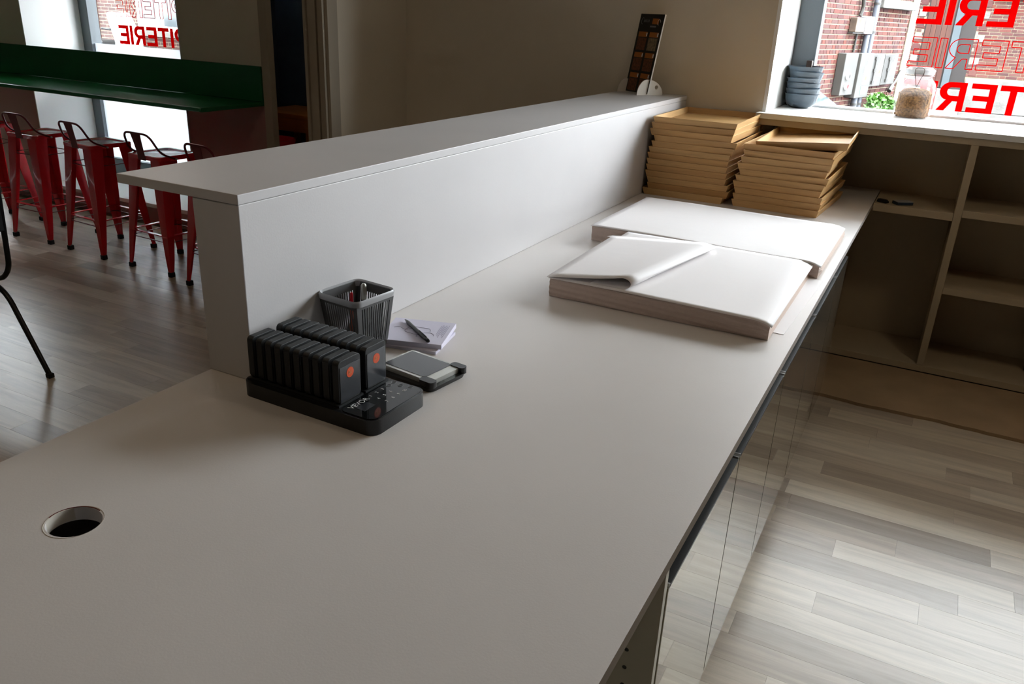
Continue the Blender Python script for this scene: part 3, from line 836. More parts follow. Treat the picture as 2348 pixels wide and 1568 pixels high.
def pen(x, y, dx, dy, ln, r, m, label, mtip='black', z=0.866):
    v = Vector((dx, dy, 1)).normalized()
    t = thing('pen', label, 'pen', (x, y, z))
    bm = bmesh.new(); tube(bm, [(0,0,0), v*ln*0.72], r); obj('barrel', bm, m, t, smooth=True)
    bm = bmesh.new(); tube(bm, [v*ln*0.72, v*ln*0.97, v*ln], [r*1.12, r*1.0, r*0.5]); obj('cap', bm, mtip, t, smooth=True)
    return t
pen(-1.250, 1.545, -0.06, 0.12, 0.135, 0.0045, 'orange', 'red-capped pen standing in the grey basket', 'red_pen')
pen(-1.240, 1.585, -0.06, 0.10, 0.150, 0.0075, 'black', 'thick black marker with a silver end in the grey basket', 'silver')
pen(-1.222, 1.570, 0.10, 0.12, 0.118, 0.005, 'black', 'thin black pen leaning in the middle of the grey basket', 'black_matte')
pen(-1.205, 1.585, 0.16, 0.10, 0.128, 0.005, 'black', 'black pen leaning to the right corner of the grey basket', 'black_gloss')
pen(-1.210, 1.550, 0.10, 0.04, 0.110, 0.0045, 'silver', 'short silver pen low in the grey basket', 'silver')

# ------------------------------------------------------------------ notepads, pen, phone
def pad(x, y, z, rz, w, d, h, label, detail=True):
    t = thing('notepad', label, 'notepad', (x, y, z), rz)
    obox('page_block', 0, w, 0, d, 0, h, 'notepad', t, bevel=0.0006)
    if detail:
        bm = bmesh.new()
        def ln(pts): tube(bm, [(a, b, h+0.0002) for a, b in pts], 0.0005, 4)
        for k in range(6): ln([(w-0.012-0.004*k, d*0.30+0.01*(k%3)), (w-0.012-0.004*k, d*0.86-0.008*(k%2))])
        ln([(w*0.50+0.034*math.cos(a*0.3), d*0.5+0.028*math.sin(a*0.3)+0.004*math.sin(a)) for a in range(18)])
        ln([(w*0.66+0.022*math.cos(a*0.3), d*0.34+0.018*math.sin(a*0.36)) for a in range(14)])
        ln([(w*0.10+0.008*a, d*0.55+0.008*math.sin(a*1.1)) for a in range(8)])
        obj('printed_drawing', bm, 'ink', t)
    return t
pad(-1.205, 1.575, 0.8602, math.radians(12), 0.175, 0.150, 0.008, 'lower pale notepad peeking out beneath the printed one', False)
pad(-1.193, 1.578, 0.8684, math.radians(18), 0.172, 0.162, 0.013, 'white notepad with a faint line drawing, under the black pen')
bp_ = thing('ballpoint_pen', 'black ballpoint pen lying across the notepad', 'pen', (-1.206, 1.722, 0.8865))
v = Vector((0.142, -0.098, 0.0)); 
bm = bmesh.new(); tube(bm, [v*0.0, v*0.10, v*0.14, v*0.85], [0.001, 0.004, 0.0050, 0.0055], 10); obj('barrel', bm, 'black', bp_, smooth=True)
bm = bmesh.new(); tube(bm, [v*0.85, v*0.98, v*1.0], [0.0055, 0.0050, 0.0035], 10); obj('push_button', bm, 'black_gloss', bp_, smooth=True)
bm = bmesh.new(); tube(bm, [v*0.62+Vector((0,0,0.0065)), v*0.9+Vector((0,0,0.0068)), v*0.92+Vector((0,0,0.004))], 0.0014, 6); obj('clip', bm, 'black', bp_, smooth=True)

ph = thing('mobile_phone', 'silver-edged phone with a grey screen in a worn black case', 'phone', (-0.930, 1.418, 0.8602), math.radians(172))
prism('phone_case', rrect(-0.004, 0.170, -0.126, 0.004, 0.018), 0.0, 0.012, 'black', ph, smooth=True, taper=rrect(-0.008, 0.174, -0.130, 0.008, 0.020))
prism('phone_body', rrect(0.004, 0.164, -0.119, -0.005, 0.010), 0.0125, 0.024, 'silver', ph, smooth=True)
obox('screen', 0.030, 0.158, -0.112, -0.014, 0.0241, 0.0248, 'screen', ph)
for (a, b) in ((-0.128, -0.106), (-0.018, 0.006)):
    prism('case_corner', rrect(-0.008, 0.034, a, b, 0.009), 0.010, 0.0262, 'black', ph, smooth=True)
# phone turned so its free end points to the right of the photograph
ph.rotation_euler = (0, 0, math.radians(172)); ph.location = (-0.925, 1.420, 0.8602)

# ------------------------------------------------------------------ menu card on ledge
th = 0.62; ph_ = 0.16
u = Vector((math.cos(th), -math.sin(th), 0)); bk_ = Vector((math.sin(th), math.cos(th), 0)); vv = math.cos(ph_)*Vector((0,0,1))+math.sin(ph_)*bk_
cw, ch = 0.215, 0.405
mc = thing('menu_card', 'tall black menu card with orange headings leaning in a white stand on the ledge', 'sign', (-1.462, 4.352, 1.303))
Mx = Matrix((u, vv, u.cross(vv))).transposed().to_4x4()    # local x = right, y = up, z = towards the viewer
Mx.translation = mc.location - u*cw
mc.matrix_world = Mx
obox('card_board', 0, cw, 0, ch, -0.008, -0.001, 'card_edge', mc)
obox('printed_face', 0, cw-0.001, 0, ch, -0.001, 0.0, 'card_black', mc)
for r_ in range(3):
    for c_ in range(2):
        x0 = 0.018+c_*0.099; y1 = ch*0.775-r_*ch*0.262
        f = obox('heading', x0, x0+0.080, y1-0.026, y1, 0.0, 0.0006, 'card_orange', mc)
        obox('price_mark', x0+0.070, x0+0.079, y1-0.022, y1-0.004, 0.0006, 0.001, 'card_edge', mc)
        obox('food_picture', x0, x0+0.080, y1-0.094, y1-0.030, 0.0, 0.0006, 'card_food2' if (r_+c_) % 2 == 1 and r_ == 0 else 'card_food1', mc)
obox('food_picture', 0.118, 0.175, ch*0.875, ch*0.945, 0, 0.0006, 'card_orange', mc)
obox('heading', 0.105, 0.158, ch*0.835, ch*0.855, 0, 0.0006, 'grey_print', mc)
bm = bmesh.new(); tube(bm, [(0.178+0.012*math.cos(a*.5), ch*0.90+0.014*math.sin(a*.5), 0.0004) for a in range(10)], 0.0012, 4); obj('logo_mark', bm, 'card_edge', mc)
bm = bmesh.new(); tube(bm, [(0.030+0.012*math.cos(1+a*.5), ch*0.91+0.016*math.sin(1+a*.5), 0.0004) for a in range(9)], 0.0012, 4)
for k in range(5): tube(bm, [(0.042+0.011*k, ch*0.895, 0.0004), (0.044+0.011*k, ch*0.93, 0.0004)], 0.0014, 4)
obj('logo_mark', bm, 'grey_print', mc)
# white stand: two half-round cheeks with a hooked slot
st = thing('card_stand', 'white half-round cardboard stand holding the menu card on the ledge', 'stand', (-1.462, 4.352, 1.2975), -th)
def cheek(x, front, backd, h):
    pts = arc(0, 0, front, h, PI, PI/2, 10)+arc(0, 0, backd, h, PI/2, 0, 12)
    o = plate('cheek', [pts, [(0.062+0.011*math.cos(a*PI/6), 0.040+0.011*math.sin(a*PI/6)) for a in range(12)]] if backd > 0.08 else [pts], 0.005, 'holder', st)
    o.location = (x, 0, 0); o.rotation_euler = (PI/2, 0, PI/2)
cheek(-0.012, 0.062, 0.105, 0.080); cheek(-cw+0.005, 0.055, 0.105, 0.070)
obox('cross_bar', -cw+0.005, -0.012, 0.050, 0.056, 0.0, 0.03, 'holder', st)

# ------------------------------------------------------------------ bowls
def make_bowl():
    bm = bmesh.new()
    out = [(0.0, 0.0), (0.040, 0.0), (0.046, 0.003), (0.068, 0.012), (0.083, 0.030), (0.0885, 0.050), (0.0915, 0.066), (0.0975, 0.078)]
    inn = [(0.0945, 0.078), (0.0875, 0.064), (0.080, 0.033), (0.063, 0.015), (0.040, 0.007), (0, 0.006)]
    lathe(bm, out+inn, 0, 0, 36)
    return obj('bowl', bm, 'blue_grey', smooth=True)
b0 = make_bowl()
bl = ['bottom slate blue bowl of the stack, standing on the window sill', 'second slate blue bowl up the stack on the sill', 'third slate blue bowl up the stack on the sill', 'fourth slate blue bowl up the stack on the sill', 'fifth slate blue bowl up the stack on the sill', 'top slate blue bowl of the stack beside the window frame']
for k in range(6):
    o = b0 if k == 0 else b0.copy()
    if k: COL.objects.link(o)
    o.location = (-0.762+0.003*math.sin(k*2), 4.955+0.002*k, 1.2505+0.0287*k)
    o.rotation_euler = (math.radians([0, .8, -1, 1.6, -1.2, 0.6][k]), math.radians([0, -1.2, 1.4, -1, 1.2, -.5][k]), 0)
    tag(o, bl[k], 'bowl', 'stacked bowls on the window sill')
tag(obox('small_block', -0.775, -0.745, 5.02, 5.066, 1.2505, 1.50, 'brown_block', bevel=0.003), 'narrow dark brown block behind the bowls against the window frame', 'block')

# ------------------------------------------------------------------ jar with granola
jx, jy, jz = -0.187, 4.975, 1.2503
jr = thing('glass_jar', 'square-shouldered clip-top glass jar of granola on the sill', 'jar', (jx, jy, jz))
def rr_loft(bm, sections, n=6, capb=True, capt=False):
    prev = None
    for hwid, rad, z in sections:
        ring = [bm.verts.new((x, y, z)) for x, y in rrect(-hwid, hwid, -hwid, hwid, rad, n)]
        if prev:
            for i in range(len(ring)): bm.faces.new([prev[i], prev[(i+1)%len(ring)], ring[(i+1)%len(ring)], ring[i]])
        elif capb: bm.faces.new(ring[::-1])
        prev = ring
    if capt: bm.faces.new(prev)
bm = bmesh.new()
rr_loft(bm, [(0.064, 0.03, 0.0), (0.074, 0.035, 0.006), (0.076, 0.036, 0.03), (0.076, 0.036, 0.150), (0.070, 0.040, 0.175), (0.056, 0.050, 0.196), (0.052, 0.0519, 0.206), (0.055, 0.0549, 0.212), (0.055, 0.0549, 0.218)])
o = obj('jar_body', bm, 'jar', jr, smooth=True); jr.scale = (1.22, 1.22, 1.0)
bm = bmesh.new(); lathe(bm, [(0.0, 0.219), (0.057, 0.219), (0.059, 0.224), (0.058, 0.231), (0.060, 0.236), (0.058, 0.243), (0.050, 0.248), (0.046, 0.254), (0.0, 0.254)], 0, 0, 36)
obj('jar_lid', bm, 'lid', jr, smooth=True)
bm = bmesh.new(); tube(bm, [(0.0575*math.cos(a*PI/12), 0.0575*math.sin(a*PI/12), 0.213) for a in range(25)], 0.0016, 6, cap=False)
s2 = 0.018
tube(bm, smooth_path([(-s2, -0.058, 0.213), (-s2, -0.064, 0.245), (-s2*0.6, -0.066, 0.254), (s2*0.6, -0.066, 0.254), (s2, -0.064, 0.245), (s2, -0.058, 0.213)], 0.006), 0.0014, 6)
tube(bm, smooth_path([(-s2, -0.060, 0.232), (0, -0.090, 0.158), (s2, -0.060, 0.232)], 0.008), 0.0014, 6)
tube(bm, [(-s2, -0.062, 0.222), (s2, -0.062, 0.222)], 0.0014, 6)
obj('wire_clip', bm, 'wire', jr, smooth=True)
bm = bmesh.new()
rr_loft(bm, [(0.064, 0.03, 0.004), (0.069, 0.033, 0.03), (0.069, 0.033, 0.118), (0.060, 0.04, 0.132), (0.03, 0.029, 0.144)], capt=True)
bmesh.ops.subdivide_edges(bm, edges=bm.edges[:], cuts=2, use_grid_fill=True)
rg = random.Random(9)
for vtx in bm.verts: vtx.co += Vector((rg.uniform(-1, 1), rg.uniform(-1, 1), rg.uniform(-1, 1)))*0.0018
for k in range(1500):
    f = rg.choice(('s', 's', 't'))
    if f == 's':
        sd = rg.randrange(4); a = rg.uniform(-0.040, 0.040); z = rg.uniform(0.008, 0.122)
        p = [(a, -0.0695), (0.0695, a), (a, 0.0695), (-0.0695, a)][sd]; c = Vector((p[0], p[1], z))
    else:
        a, b = rg.uniform(-0.055, 0.055), rg.uniform(-0.055, 0.055); c = Vector((a, b, 0.145-0.0045*(math.hypot(a, b)/0.0175)))
    s = rg.uniform(0.0015, 0.0034)
    bmesh.ops.create_icosphere(bm, subdivisions=1, radius=s, matrix=Matrix.Translation(c) @ Matrix.Diagonal((1, 1, rg.uniform(.4, 1), 1))) if k < 700 else box(bm, c.x-s, c.x+s*.6, c.y-s, c.y+s*.6, c.z-s, c.z+s*.5)
g_ = obj('granola', bm, 'granola'); g_.location = (jx, jy, jz); g_.scale = (1.13, 1.13, 1.02); g_['kind'] = 'stuff'
tag(g_, 'toasted brown granola filling the glass jar', 'food')

# ------------------------------------------------------------------ small things on shelves
t = thing('black_clip_case', 'small black folded case on the shelf beside the worktop corner', 'case', (-0.212, 4.535, 0.8605), math.radians(-30))
prism('case_body', rrect(-0.028, 0.028, -0.014, 0.014, 0.006), 0, 0.010, 'black', t, bevel=0.001)
prism('case_flap', rrect(-0.026, 0.020, -0.013, 0.013, 0.005), 0.0101, 0.016, 'black_matte', t, bevel=0.001)
t = thing('small_notebook', 'small flat booklet with a pale cover and dark blue edges on the shelf', 'booklet', (-0.120, 4.545, 0.8605), math.radians(35))
obox('pages', -0.042, 0.042, -0.026, 0.026, 0.001, 0.015, 'navy', t, bevel=0.001)
obox('cover', -0.042, 0.042, -0.026, 0.026, 0.0152, 0.0178, 'sticker', t, bevel=0.0006)
t = thing('black_canister', 'black lidded canister at the right edge of the lower shelf', 'canister', (0.70, 4.72, 0.055))
bm = bmesh.new(); lathe(bm, [(0, 0.0), (0.075, 0.0), (0.082, 0.006), (0.086, 0.19), (0.080, 0.20), (0, 0.20)], 0, 0, 32); obj('canister_body', bm, 'black_matte', t, smooth=True)
bm = bmesh.new(); lathe(bm, [(0, 0.201), (0.088, 0.201), (0.088, 0.218), (0.082, 0.224), (0, 0.224)], 0, 0, 32); obj('lid', bm, 'black', t, smooth=True)

# ------------------------------------------------------------------ green bar
gb = thing('green_bar', 'long green painted bar shelf with an upstand along the window wall', 'bar shelf', (-6.7, YL, 1.0))
gx0, gx1 = XL+6.7+0.001, -4.172+6.7
obox('bar_top', gx0, gx1, -0.56, -0.001, 0.012, 0.040, 'green', gb, bevel=0.003)
obox('front_lip', gx0, gx1, -0.575, -0.561, 0.018, 0.040, 'green', gb, bevel=0.002)
obox('upstand', gx0, gx1, -0.022, -0.001, 0.041, 0.270, 'green', gb, bevel=0.002)

# ------------------------------------------------------------------ red stools
def make_stool():
    t = thing('bar_stool', 'x', 'stool')
    zs = 0.752; a = 0.155
    # pressed seat
    bm = bmesh.new()
    secs = [(0.150, 0.03, zs-0.028), (a+0.004, 0.035, zs-0.026), (a+0.004, 0.035, zs-0.004), (a-0.002, 0.035, zs), (a-0.022, 0.03, zs-0.001), (a-0.035, 0.03, zs-0.006)]
    rr_loft(bm, secs, 5, capb=True, capt=True)
    obj('seat', bm, 'red_metal', t, smooth=True)
    for sx in (-1, 1):
        for sy in (-1, 1):
            bm = bmesh.new()
            T = Vector((sx*0.148, sy*0.148, zs-0.026)); B = Vector((sx*0.205, sy*0.205, 0.028))
            # folded sheet leg: L profile, wide at the top, narrow at the foot
            prof = lambda c, w, r: [c+Vector((-sx*w, 0, 0)), c+Vector((-sx*w*0.5, sy*r*0.25, 0)), c+Vector((-sx*r*0.4, sy*0.0, 0))*1, c, c+Vector((0, -sy*r*0.4, 0)), c+Vector((sx*r*0.25, -sy*w*0.5, 0)), c+Vector((0, -sy*w, 0)), c+Vector((-sx*0.006, -sy*w, 0)), c+Vector((-sx*0.008, -sy*0.010, 0)), c+Vector((-sx*0.010, -sy*0.008, 0)), c+Vector((-sx*w, -sy*0.006, 0))]
            A = [bm.verts.new(p) for p in prof(T, 0.088, 0.02)]
            Mi = [bm.verts.new(p) for p in prof(T.lerp(B, 0.5), 0.066, 0.018)]
            C = [bm.verts.new(p) for p in prof(T.lerp(B, 0.9), 0.036, 0.012)]
            D = [bm.verts.new(p) for p in prof(B, 0.026, 0.008)]
            n = len(A)
            for p, q in ((A, Mi), (Mi, C), (C, D)):
                for i in range(n): bm.faces.new([p[i], p[(i+1)%n], q[(i+1)%n], q[i]])
            bm.faces.new(A); bm.faces.new(D[::-1])
            lg = obj('leg', bm, 'red_metal', t, smooth=True)
            bm = bmesh.new(); c = B+Vector((-sx*0.012, -sy*0.012, 0))
            box(bm, c.x-0.017, c.x+0.017, c.y-0.017, c.y+0.017, 0.0, 0.032)
            obj('rubber_foot', bm, 'rubber', lg, bevel=0.004)
    def rung(z, r, m, w=None):
        k = 0.148+(0.205-0.148)*(zs-0.026-z)/(zs-0.054)-0.010
        for p, q in (((-k, -k), (k, -k)), ((k, -k), (k, k)), ((k, k), (-k, k)), ((-k, k), (-k, -k))):
            bm = bmesh.new()
            d = Vector((q[0]-p[0], q[1]-p[1], 0)).normalized(); nn = Vector((-d.y, d.x, 0))*w; up_ = Vector((0, 0, r))
            P0, Q0 = Vector((p[0], p[1], z)), Vector((q[0], q[1], z))
            hexa(bm, [P0-nn, Q0-nn, Q0+nn, P0+nn, P0-nn+up_, Q0-nn+up_, Q0+nn+up_, P0+nn+up_])
            obj('rung', bm, m, t, bevel=0.002)
    rung(0.255, 0.006, 'red_metal', 0.013)
    rung(0.215, 0.005, 'red_dark', 0.004)
    rung(0.610, 0.005, 'red_dark', 0.004)
    bm = bmesh.new()
    pts = smooth_path([(-0.162, -0.035, zs-0.020), (-0.150, -0.135, zs+0.02), (-0.118, -0.185, zs+0.138), (0.118, -0.185, zs+0.138), (0.150, -0.135, zs+0.02), (0.162, -0.035, zs-0.020)], 0.05)
    tube(bm, pts, 0.0068, 8); obj('back_frame', bm, 'red_dark', t, smooth=True)
    bm = bmesh.new()
    pr = [(zs-0.03, -0.158, 0.036), (zs+0.02, -0.164, 0.034), (zs+0.08, -0.176, 0.038), (zs+0.138, -0.187, 0.046)]
    pv = None
    for z, y, w in pr:
        q = [bm.verts.new((-w, y, z)), bm.verts.new((w, y, z)), bm.verts.new((w, y-0.0025, z)), bm.verts.new((-w, y-0.0025, z))]
        if pv:
            for i in range(4): bm.faces.new([pv[i], pv[(i+1)%4], q[(i+1)%4], q[i]])
        else: bm.faces.new(q)
        pv = q
    bm.faces.new(pv[::-1]); obj('back_splat', bm, 'red_dark', t, smooth=True)
    for sx in (-1, 1):
        bm = bmesh.new(); tube(bm, [(sx*0.158, -0.040, zs-0.018), (sx*0.176, -0.040, zs-0.018)], 0.006, 8); obj('bolt', bm, 'alu', t, smooth=True)
    return t
st0 = make_stool()
stools = [(-6.36, 3.67, 0, 'red metal bar stool half cut off at the left edge of the view'),
          (-5.70, 3.67, 1, 'red metal bar stool, leftmost one seen whole, before the white window reveal'),
          (-5.075, 3.655, -4, 'red metal bar stool in the middle of the row, before the window frame'),
          (-4.42, 3.64, -2, 'red metal bar stool before the bright frosted glass, partly behind the ledge'),
          (-3.80, 3.56, -6, 'red metal bar stool at the right end, mostly hidden by the partition')]
for k, (x, y, a, l) in enumerate(stools):
    o = st0 if k == 0 else copy_tree(st0)
    o.location = (x, y, 0); o.rotation_euler = (0, 0, math.radians(a)); o['label'] = l; o['group'] = 'red bar stools along the green bar'

# ------------------------------------------------------------------ black chair at left edge
chx = thing('dining_chair', 'black tubular metal chair cut off at the left edge of the view', 'chair', (-3.915, 2.08, 0))
for s, yy in ((0, 0.0), (1, -0.44)):
    bm = bmesh.new()
    tube(bm, smooth_path([(0.437, yy, 0.012), (0.225, yy, 0.375), (0.10, yy, 0.425), (-0.20, yy, 0.430), (-0.26, yy, 0.0)], 0.06), 0.012, 10)
    obj('leg_frame', bm, 'black', chx, smooth=True)
    bm = bmesh.new()
    tube(bm, smooth_path([(-0.20, yy+0.014, 0.450), (0.19, yy+0.014, 0.432), (0.262, yy+0.014, 0.50), (0.290, yy+0.014, 0.88)], 0.06), 0.012, 10)
    obj('back_post', bm, 'black', chx, smooth=True)
    bm = bmesh.new(); box(bm, 0.425, 0.453, yy-0.014, yy+0.014, 0.0, 0.022); obj('rubber_foot', bm, 'rubber', chx, bevel=0.003)
    bm = bmesh.new(); box(bm, -0.274, -0.246, yy-0.014, yy+0.014, 0.0, 0.022); obj('rubber_foot', bm, 'rubber', chx, bevel=0.003)
obox('seat', -0.22, 0.17, -0.44, 0.014, 0.455, 0.475, 'black_matte', chx, bevel=0.006)
obox('backrest', 0.280, 0.295, -0.42, 0.008, 0.68, 0.88, 'black_matte', chx, bevel=0.005)

# ------------------------------------------------------------------ alcove furniture
t = thing('side_table', 'orange-brown wooden table top in the dark alcove', 'table', (-4.60, 5.0, 0))
obox('table_top', -0.17, 0.40, -0.20, 0.28, 0.865, 0.90, 'alcove_wood', t, bevel=0.004)
obox('apron', -0.16, 0.38, -0.19, 0.27, 0.77, 0.864, 'alcove_wood', t)
for a in (-0.15, 0.33):
    for b in (-0.18, 0.22): obox('leg', a, a+0.04, b, b+0.04, 0, 0.769, 'alcove_wood', t)
t = thing('red_armchair', 'red seat shell below the alcove table, behind the partition', 'chair', (-4.40, 4.60, 0))
bm = bmesh.new(); lathe(bm, [(0, 0.60), (0.13, 0.61), (0.165, 0.66), (0.175, 0.74), (0.165, 0.74), (0.15, 0.67), (0.12, 0.63), (0, 0.62)], 0, 0, 28)
obj('seat', bm, 'red_metal', t, smooth=True)
for a in (0.8, 2.4, 3.9, 5.5):
    bm = bmesh.new(); tube(bm, [(0.12*math.cos(a), 0.12*math.sin(a), 0.605), (0.2*math.cos(a), 0.2*math.sin(a), 0.0)], 0.012, 8); obj('leg', bm, 'black', t, smooth=True)

# ------------------------------------------------------------------ outside: street and brick houses
tag(obox('street', -40, 15, 5.3, 40, -0.22, -0.12, 'asphalt'), 'grey street surface between the window and the brick houses', 'street')
A = Vector((-1.721, 10.921, 0)); Dv = Vector((0.24236, 0.97019, 0)); Nv = Vector((Dv.y, -Dv.x, 0))   # Nv faces the viewer's side (+X)
def wp(t_, z, off=0.0): return A+Dv*t_+Nv*off+Vector((0, 0, z))
rw = math.atan2(Dv.y, Dv.x)
def wall_house(name, label, loc, rz, length, bricks, zlo, zhi, skip, seedv, indiv, height=6.5):
    """local x runs along the wall, local -y faces out"""
    t = thing(name, label, 'building', loc, rz)
    r_ = random.Random(seedv)
    obox('mortar_face', 0, length, 0.0, 0.25, zlo-0.1, zhi, 'mortar', t)
    obox('upper_wall', 0, length, -0.006, 0.25, zhi, height, 'far_brick', t)
    if zlo > -0.05: obox('lower_wall', 0, length, -0.006, 0.25, -0.12, zlo-0.1, 'far_brick', t)
    cand = []
    n = int((zhi-zlo)/0.0605)
    for i in range(n):
        z = zlo+i*0.0605; x = -0.055*(i % 2); header = i % 2
        while x < length:
            w = 0.100 if header else 0.200
            x1 = min(x+w-0.013, length-0.002); x0 = max(x, 0.002)
            if x1-x0 > 0.03 and not any(a < (x0+x1)/2 < b and c < z+0.03 < d for a, b, c, d in skip):
                cand.append((x0, x1, z, z+0.047, r_.uniform(0.003, 0.010)))
            x += w
            if not header and r_.random() < 0.25: header = 1
            elif header and r_.random() < 0.3: header = 0
    cand.sort(key=lambda c: indiv(c))
    protos = {}
    for c in cand[:bricks]:
        w = c[1]-c[0]; key = round(w, 2)
        if key not in protos:
            bm = bmesh.new(); box(bm, -key/2, key/2, -0.010, 0.0, 0, 0.047)
            me = bpy.data.meshes.new('brick'); bm.to_mesh(me); bm.free(); me.materials.append(MT['brick']); protos[key] = me
        o = link('brick', protos[key], t); o.location = ((c[0]+c[1])/2, r_.uniform(0, 0.004), c[2])
    bm = bmesh.new()
    for c in cand[bricks:]: box(bm, c[0], c[1], -c[4], 0.0, c[2], c[3])
    if cand[bricks:]:
        o = obj('more_bricks', bm, 'brick', t); o['kind'] = 'stuff'
    return t
# side wall receding from the street corner ; rotate so local x -> Dv, local -y -> Nv
hs = wall_house('brick_house', 'old brick house side wall with pale mortar, seen through the left of the right window', A, rw, 3.62, 298, 0.45, 2.75, [], 11, lambda c: abs(c[0]-1.2)+0.7*abs(c[2]-1.4))
hs2 = wall_house('brick_house', 'brick house front beyond, with a brown door and a stone base', (-1.0, 19.2, 0), 0, 5.5, 280, 0.88, 2.95, [(0.18, 1.10, -1, 3)], 12, lambda c: abs(c[0]-1.5)+0.5*abs(c[2]-1.6))
obox('stone_base', 1.12, 5.5, -0.06, 0.0, 0.22, 0.84, 'stone', hs2, bevel=0.01)
obox('stone_base', 1.12, 5.5, -0.12, 0.0, -0.12, 0.21, 'stone', hs2, bevel=0.01)
obox('door_step', 0.10, 1.12, -0.20, 0.0, -0.12, 0.62, 'stone', hs2, bevel=0.01)
for k in range(9):
    for side_x in (0.03, 1.14):
        obox('quoin_brick', side_x, side_x+0.13, -0.014, 0.0, 0.90+k*0.21, 1.02+k*0.21, 'stone' if k % 2 else 'brick', hs2, bevel=0.003)
obox('window_sill', 1.30, 2.60, -0.10, 0, 2.32, 2.40, 'jamb', hs2)
dr = obox('door', 0.18, 1.10, -0.012, -0.001, 0.62, 2.9, 'dark_gap', hs2)
for k in range(5): obox('door_board', 0.20+0.095*k, 0.29+0.095*k, -0.035, -0.013, 0.64, 2.88, 'brown_door', dr, bevel=0.003)
obox('door_glass', 0.70, 0.83, -0.035, -0.013, 0.64, 2.88, 'grey_glass', dr)
t = thing('white_notice_board', 'white framed notice sign on the far brick wall', 'sign', (1.63, 19.17, 1.22))
obox('frame', 0, 1.1, -0.03, 0.0, 0, 0.58, 'white_box', t, bevel=0.004); 
for k in range(4): obox('text_line', 0.15+0.05*(k%2), 0.9-0.07*k, -0.0312, -0.0302, 0.30+0.055*k, 0.315+0.055*k, 'grey_print', t)

def onwall(o, t0, z): o.location = wp(t0, z, 0.0); o.rotation_euler = (0, 0, rw)
# electrical cabinets
ec = [(1.03, 0.46, 0.84, 1.37, 0.12, 'weathered grey cabinet with two round sockets', 'socket'),
      (1.50, 0.50, 0.79, 1.37, 0.15, 'grey electrical cabinet with a warning sticker and a green label', 'green'),
      (2.01, 0.54, 0.92, 1.36, 0.11, 'grey electrical cabinet with a rod latch and warning sticker', 'warn'),
      (2.56, 0.57, 0.93, 1.35, 0.11, 'rightmost grey electrical cabinet, plain white sticker', 'plain')]
for t0, w, z0, z1, d, lab, kind in ec:
    t = thing('electrical_cabinet', lab, 'cabinet', (0,0,0), 0, 'electrical cabinets on the brick side wall'); onwall(t, t0, z0)
    h = z1-z0
    obox('cabinet_body', 0, w-0.01, -d, -0.011, 0, h, 'cabinet_grey', t, bevel=0.006)
    if kind == 'socket':
        for k, (zx, m_) in enumerate(((0.245, 'trough'), (0.115, 'red_dark'))):
            bm = bmesh.new(); tube(bm, [(0.16, -d-0.035, zx), (0.16, -d-0.001, zx)], 0.046, 16); s_ = obj('socket', bm, 'jamb', t, smooth=True)
            bm = bmesh.new(); tube(bm, [(0.16, -d-0.038, zx), (0.16, -d-0.0355, zx)], 0.030, 16); obj('socket_core', bm, m_, s_)
    else:
        if kind != 'green':
            bm = bmesh.new(); box(bm, 0.02, w*0.42, -d-0.001, -d-0.0002, 0.02, h-0.02); obj('door_recess', bm, 'cabinet_dark', t)
            bm = bmesh.new(); tube(bm, [(w*0.30, -d-0.012, 0.04), (w*0.30, -d-0.012, h-0.04)], 0.008, 6)
            for q in (0.06, h*0.5, h-0.06): box(bm, w*0.25, w*0.38, -d-0.02, -d-0.001, q-0.02, q+0.02)
            obj('latch_rod', bm, 'cabinet_dark', t)
        sx0 = w*0.40 if kind == 'green' else w*0.55
        s_ = obox('sticker', sx0, sx0+w*0.36, -d-0.003, -d-0.0005, h*0.30, h*0.72, 'sticker', t)
        obox('sticker', sx0+w*0.14, sx0+w*0.26, -d-0.003, -d-0.0005, h*0.725, h*0.90, 'sticker', t)
        if kind != 'plain':
            bm = bmesh.new(); yv = -d-0.0045
            q = [(sx0+w*0.10, h*0.40), (sx0+w*0.30, h*0.40), (sx0+w*0.20, h*0.56)]
            a = [bm.verts.new((x, yv, z)) for x, z in q]; b = [bm.verts.new((x, yv+0.001, z)) for x, z in q]
            bm.faces.new(a); bm.faces.new(b[::-1])
            for i in range(3): bm.faces.new([a[i], a[(i+1)%3], b[(i+1)%3], b[i]])
            obj('warning_triangle', bm, 'yellow', s_)
        if kind == 'green': obox('green_label', sx0-0.02, sx0+w*0.40, -d-0.003, -d-0.0005, 0.04, h*0.27, 'green_stk', t)
# junction boxes, pipes, cable, lintel
t = thing('rusty_junction_box', 'rust-streaked metal box on the brick wall below the black cable', 'junction box'); onwall(t, 1.23, 1.61)
obox('box_body', 0, 0.31, -0.10, -0.011, 0.02, 0.20, 'rust', t, bevel=0.006); obox('box_edge', -0.02, 0.33, -0.08, -0.011, 0.0, 0.019, 'cable', t)
t = thing('white_junction_box', 'white plastic box on the brick wall beside the pipes', 'junction box'); onwall(t, 1.56, 1.61)
obox('box_body', 0, 0.28, -0.11, -0.011, 0, 0.22, 'white_box', t, bevel=0.01)
for t0, ztop, l in ((1.76, 1.60, 'shorter pale grey pipe running behind the cabinets'), (1.93, 2.9, 'tall pale grey downpipe with collars on the brick wall')):
    t = thing('drain_pipe', l, 'pipe', (0,0,0), 0, 'pale pipes on the brick side wall'); onwall(t, t0, -0.12)
    bm = bmesh.new(); tube(bm, [(0, -0.07, 0), (0, -0.07, ztop+0.12)], 0.042, 14); obj('pipe_run', bm, 'pvc', t, smooth=True)
    for zc in (0.80, 1.74, 2.10):
        if zc < ztop: bm = bmesh.new(); tube(bm, [(0, -0.07, zc), (0, -0.07, zc+0.03)], 0.048, 14); obj('pipe_collar', bm, 'cabinet_dark', t, smooth=True)
